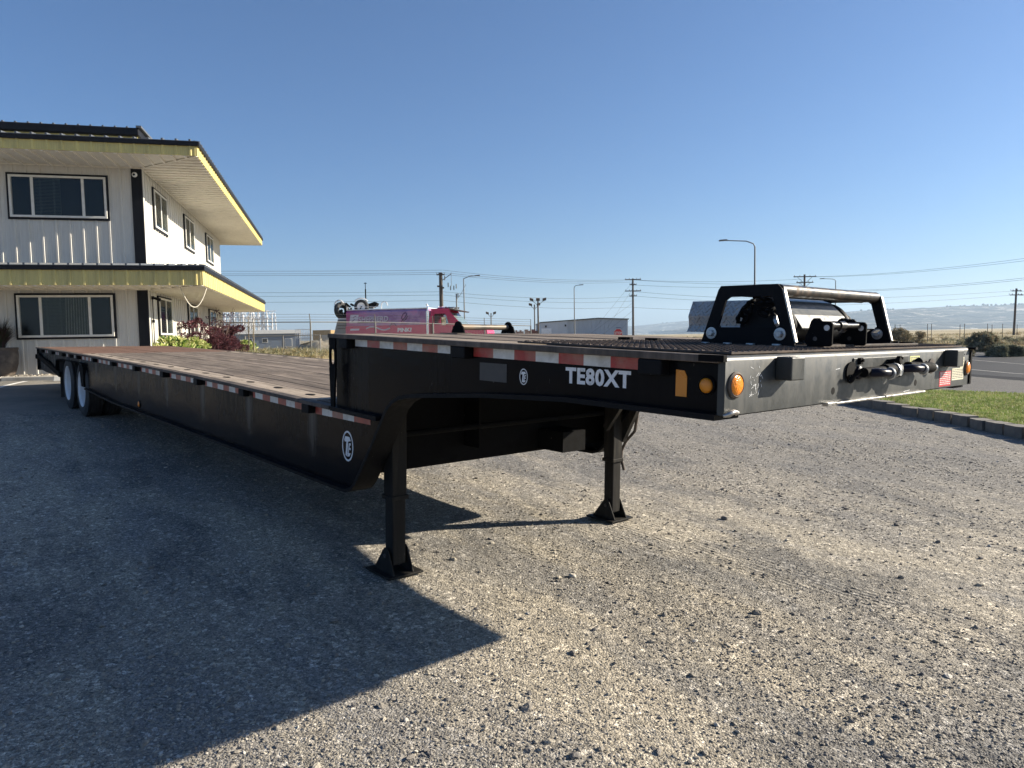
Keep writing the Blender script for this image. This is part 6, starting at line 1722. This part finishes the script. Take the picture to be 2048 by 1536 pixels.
# ---------------- utility poles and wires
def upole(px, ptop, Y, label, arms, r=.17, extra=None, lean=0):
    t, x0, z0 = upright('utility_pole', label, 'utility pole', px, Y, 'wooden utility poles across the background')
    H = hz(ptop, px, Y) - z0
    b = MB(); b.tube((0, 0, -.5), (lean, 0, H), r, 10, r * .72); build(b, 'pole', M_wood_pole, t, smooth=40)
    for py, hw, brace in arms:
        z = hz(py, px, Y) - z0; b = MB(); b.box(-hw + lean * z / H, hw + lean * z / H, -.20, -.08, z - .07, z + .07)
        if brace: b.tube((-hw * .7, -.1, z), (0, -.1, z - hw * .6), .03, 5); b.tube((hw * .7, -.1, z), (0, -.1, z - hw * .6), .03, 5)
        o = build(b, 'crossarm', M_wood_pole, t)
        for x in (-hw * .92, -hw * .45, hw * .45, hw * .92):
            b = MB(); b.tube((x, -.14, z + .07), (x, -.14, z + .24), .05, 6); build(b, 'insulator', M_lamp, o)
    if extra: extra(t, H, z0)
    return t
def eqp(t, H, z0):
    b = MB(); b.tube((1.9, 0, -.3), (1.9, 0, H * .72), .09, 7); b.tube((.2, 0, H * .9), (1.3, 0, H * .98), .05, 5); b.tube((1.3, 0, H * .82), (1.3, 0, H * 1.0), .03, 5)
    build(b, 'service_conduit', M_lamp, t)
    b = MB()
    for x, z in ((.5, .93), (.9, .84), (1.2, .80), (1.6, .80), (1.9, .82), (2.1, .70)): b.tube((x, 0, H * z - .3), (x, 0, H * z + .25), .07, 6)
    b.path([(1.9, 0, H * .55), (2.0, 0, H * .66), (2.5, 0, H * .72), (3.1, 0, H * .84)], .03, 5); build(b, 'cutouts', M_lamp, t)
    b = MB()
    for x, z in ((.25, .80), (-.3, .82)): b.box(x - .15, x + .15, -.3, -.1, H * z - .1, H * z + .1)
    build(b, 'fittings', M_wood_pole, t)
upole(884.5, 545, 90, 'thick dark pole carrying service equipment behind the red truck cab', [(549.5, .5, False)], .30, eqp)
def guys(t, H, z0):
    b = MB()
    for dx, z in ((-11, .62), (-8, .5), (-5, .4), (-10, .95), (-7, .85)): b.tube((0, 0, H * z), (dx * .62, 0, H * z * .25), .012, 4)
    build(b, 'guy_wire', M_wire, t)
upole(1266.5, 557, 118, 'pole with four crossarms and slanting guy wires right of the warehouse', [(559, 1.3, False), (569.5, .55, False), (582, 1.3, False), (592, .6, False)], .2, guys)
upole(1608, 549, 112, 'pole with two braced crossarms above the winch guard', [(553.5, 1.75, True), (565, 1.3, True)], .2)
upole(2027, 577, 120, 'lone pole with two small crossarms at the right in the dry land', [(582, .85, False), (590, 1.1, False)], .2, lean=.25)
def wire(a, c, sag, label, r=.018):
    a = np.array(a, float); c = np.array(c, float)
    P = [a + (c - a) * f - np.array([0, 0, 4 * sag * f * (1 - f)]) for f in np.linspace(0, 1, 15)]
    b = MB(); b.path(P, r, 4); return build(b, 'power_line', M_wire, label=label, category='power line', group='overhead wires between the poles')
lv = ['topmost', 'second', 'third', 'fourth', 'fifth', 'lowest']
for n_, (y0, y1) in enumerate(((537, 540.2), (543.4, 545), (546.7, 548.5), (579, 583.5), (588, 590), (602, 601))):
    wire(at(-200, y0 - 3, 90), at(884, y1, 90), .3, f'{lv[n_]} of the wires between building and thick pole', .016)
for n_, (y0, ym, y1) in enumerate(((540.2, 555.5, 559), (545, 559.5, 561), (548.5, 561, 564), (583.5, 591.4, 593), (590, 599, 602), (601, 610.5, 614))):
    wire(at(886, y0, 90), at(1265, y1, 118), .55, f'{lv[n_]} of the wires from the thick pole to the four crossarm pole', .017)
for n_, (y0, y1) in enumerate(((560, 566), (560, 575), (570, 579), (583, 597), (592, 603), (615, 616))):
    wire(at(1268, y0, 118), at(1607, y1 - 8 if n_ < 3 else y1, 112), .35, f'{lv[n_]} of the wires from the four crossarm pole to the winch guard pole', .017)
for n_, (y0, y1) in enumerate(((553.5, 511), (554, 516.5), (581, 552), (582.5, 556))):
    wire(at(1612, y0, 112), at(2120, y1 - 4, 70), .5, f'{("uppermost", "second", "third", "lowest")[n_]} of four wires climbing to the right edge of the sky', .014)
for n_, (y0, y1) in enumerate(((598, 582), (612, 590))):
    wire(at(1612, y0, 112), at(2026, y1, 120), .25, f'{("upper", "lower")[n_]} thin wire reaching the lone pole at the right from the left', .016)
    wire(at(2028, y1, 120), at(2500, y1 + 14, 125), .3, f'{("upper", "lower")[n_]} thin wire leaving the lone pole to the right', .016)

# ---------------- open land: fence posts, sagebrush
M_tpost = simple('steel_t_post', (0.10, 0.09, 0.08), .8)
fp = thing('field_fence', 'thin wire field fence on steel posts across the dry land at the right', 'fence', (60, 95, 0))
inv = Matrix.Translation((-60, -95, 0))
prevs = None; wires = MB()
for px in (1790, 1800, 1855, 1863, 1920, 1929, 1975, 1984, 2005, 2034, 2060):
    Y = 78 + (px - 1790) * .02; p = at(px, 660, Y); z = float(land_z(p[0], p[1])); top = hz(647.5 if px % 2 else 649, px, Y)
    b = MB(); b.tube((p[0], p[1], z - .2), (p[0], p[1], max(top, z + 1.2)), .03, 5); o = build(b, 'post', M_tpost, fp); o.matrix_parent_inverse = inv
    q = np.array([p[0], p[1], max(top, z + 1.2)])
    if prevs is not None:
        for h in (.1, .45, .8): wires.tube(prevs - (0, 0, h), q - (0, 0, h), .006, 3)
    prevs = q
o = build(wires, 'wire', M_wire, fp); o.matrix_parent_inverse = inv
S1 = m_leaf('sage_leaf', (0.28, 0.275, 0.18), .3, .8, .2); S2 = m_leaf('sage_leaf_dark', (0.17, 0.17, 0.11), .3, .8, .15); S3 = m_leaf('sage_leaf_pale', (0.36, 0.34, 0.22), .3, .8, .2); S4 = m_leaf('brown_twig_leaf', (0.30, 0.23, 0.14), .3, .8, .15)
def bush(px, pbase, ptop, wpx, label, mats, n=4500, Y=None, seed=1):
    if Y is None: g_ = gpx(px, pbase); Y = g_[1]
    p = at(px, pbase, Y); z = float(land_z(p[0], p[1])); Hh = max(hz(ptop, px, Y) - z, .2); Rx = wpx / FPX * Y / 2
    leafy('sagebrush', (p[0], p[1], z - .03), label, 'bush', n, (Rx * .86, Rx * .7), Hh * .95, mats, (0.09 + Rx * .03, 0.022 + Rx * .008), seed, 14, M_twig, shell=.45, group='sagebrush and scrub on the open land')
bush(2012, 720, 690, 72, 'large round grey green sagebrush at the right edge beside the road', [S1, S2, S2], 16000, Y=35.5, seed=11)
bush(1973, 697, 664, 74, 'tall spreading brown green bush just behind the large round one', [S4, S2, S1], 12000, Y=42, seed=12)
bush(1804, 668, 657, 62, 'wide dark bush on the skyline of dry land right of the winch guard', [S2, S4], 5000, Y=66, seed=13)
bush(1840, 674, 662, 30, 'small dark bush right of the wide skyline bush', [S2, S4], 1800, Y=60, seed=14)
bush(1938, 706, 697, 36, 'low brown bush at the far edge of the road behind the trailer corner', [S4, S2], 2500, Y=36, seed=15)
r = np.random.default_rng(77)
ordn = ['leftmost', 'second from the left', 'third from the left', 'fourth from the left', 'fifth from the left', 'sixth from the left', 'seventh from the left', 'eighth from the left', 'ninth from the left', 'tenth from the left', 'eleventh from the left', 'twelfth from the left']
seed_ = 100
for row, (Y0, Y1, nr, nm_) in enumerate(((42, 50, 5, 'nearest row beyond the road'), (54, 66, 8, 'middle row beyond the road'), (72, 100, 11, 'furthest row beyond the road'))):
    for i in range(nr):
        px = 1785 + 300 * (i + r.uniform(.1, .9)) / nr; Y = r.uniform(Y0, Y1); p = at(px, 680, Y)
        if p[0] * ROAD_N[0] + p[1] * ROAD_N[1] < 31.5: continue
        hh = r.uniform(.22, .5); Rx = r.uniform(.5, 1.1); z = float(land_z(p[0], p[1])); br = r.random() < .35
        leafy('sagebrush', (p[0], p[1], z - .03), f'{"brown" if br else "grey green"} scrub bush, {ordn[i]} in the {nm_}', 'bush', 900, (Rx * .85, Rx * .7), hh, [S4, S3] if br else [S1, S3, S2], (.14, .035), seed_, 0, None, shell=.45, group='sagebrush and scrub on the open land'); seed_ += 1
n = 2600
r_ = 33 * np.exp(RNG.random(n) * math.log(230 / 33)); a_ = np.radians(RNG.uniform(-30, 42, n)); xx, yy = r_ * np.sin(a_), r_ * np.cos(a_)
la = xx * ROAD_N[0] + yy * ROAD_N[1]; ok = ((la > 31) | (la < 16)) & ((yy > 50) | (la > 31)); xx, yy, r_ = xx[ok], yy[ok], r_[ok]
tuft_field('scrub', xx, yy, land_z(xx, yy) - .03, RNG.uniform(0.25, 0.55, len(xx)), [S1, S2, S4, S3], seed=9, nb=26, width=0.05, spread=0.75, lean=0.9)
for i, (px, Y) in enumerate(((480, 27), (500, 28.5), (520, 30), (545, 30.5), (600, 30.5), (632, 31))):
    p = at(px, 700, Y); z = float(land_z(p[0], p[1]))
    leafy('weed_clump', (p[0], p[1], z - .03), ['green grey weed clump at the foot of the saplings, leftmost', 'pale weed clump by the two saplings', 'straw weed clump right of the saplings', 'dry weed clump below the site office windows', 'dry weed clump left of the tall fence post', 'last dry weed clump before the trailer step'][i], 'weeds', 500, (.8, .5), .40, [D1, D3, S1], (.16, .012), 300 + i, up=1.2, group='weeds along the fence')

# ridge-top trees far away
M_far = m_leaf('distant_tree', (0.05, 0.06, 0.045), .2, .9, 0)
b = MB(); r = np.random.default_rng(6)
for px, py, Y, wd, n in ((1347, 645, 6800, 70, 10), (1745, 620, 4300, 60, 12), (1775, 619, 4300, 30, 6), (1990, 611, 4300, 110, 22), (2030, 608.5, 4300, 150, 30)):
    for i in range(n):
        c = at(px, py, Y); q = c + np.array([r.normal(0, wd), r.normal(0, 30), r.uniform(-9, -5)]); b.lathe(q, (0, 0, 1), [(0, 0), (6, 2), (7, 7), (4, 11), (0, 13)], 6)
build(b, 'distant_trees', M_far, kind='stuff')

# ---------------- haze over the open country
k = bpy.data.materials.new('haze_air'); k.use_nodes = True
nt = k.node_tree; nt.nodes.remove(nt.nodes['Principled BSDF'])
pv = nt.nodes.new('ShaderNodeVolumePrincipled'); pv.inputs['Color'].default_value = (0.60, 0.79, 1.0, 1); pv.inputs['Density'].default_value = HAZE
pv.inputs['Anisotropy'].default_value = 0.2
nt.links.new(pv.outputs[0], nt.nodes['Material Output'].inputs['Volume'])
b = MB(); b.box(-9500, 9500, -9500, 9500, -40, 330); o = build(b, 'haze', k, kind='stuff')
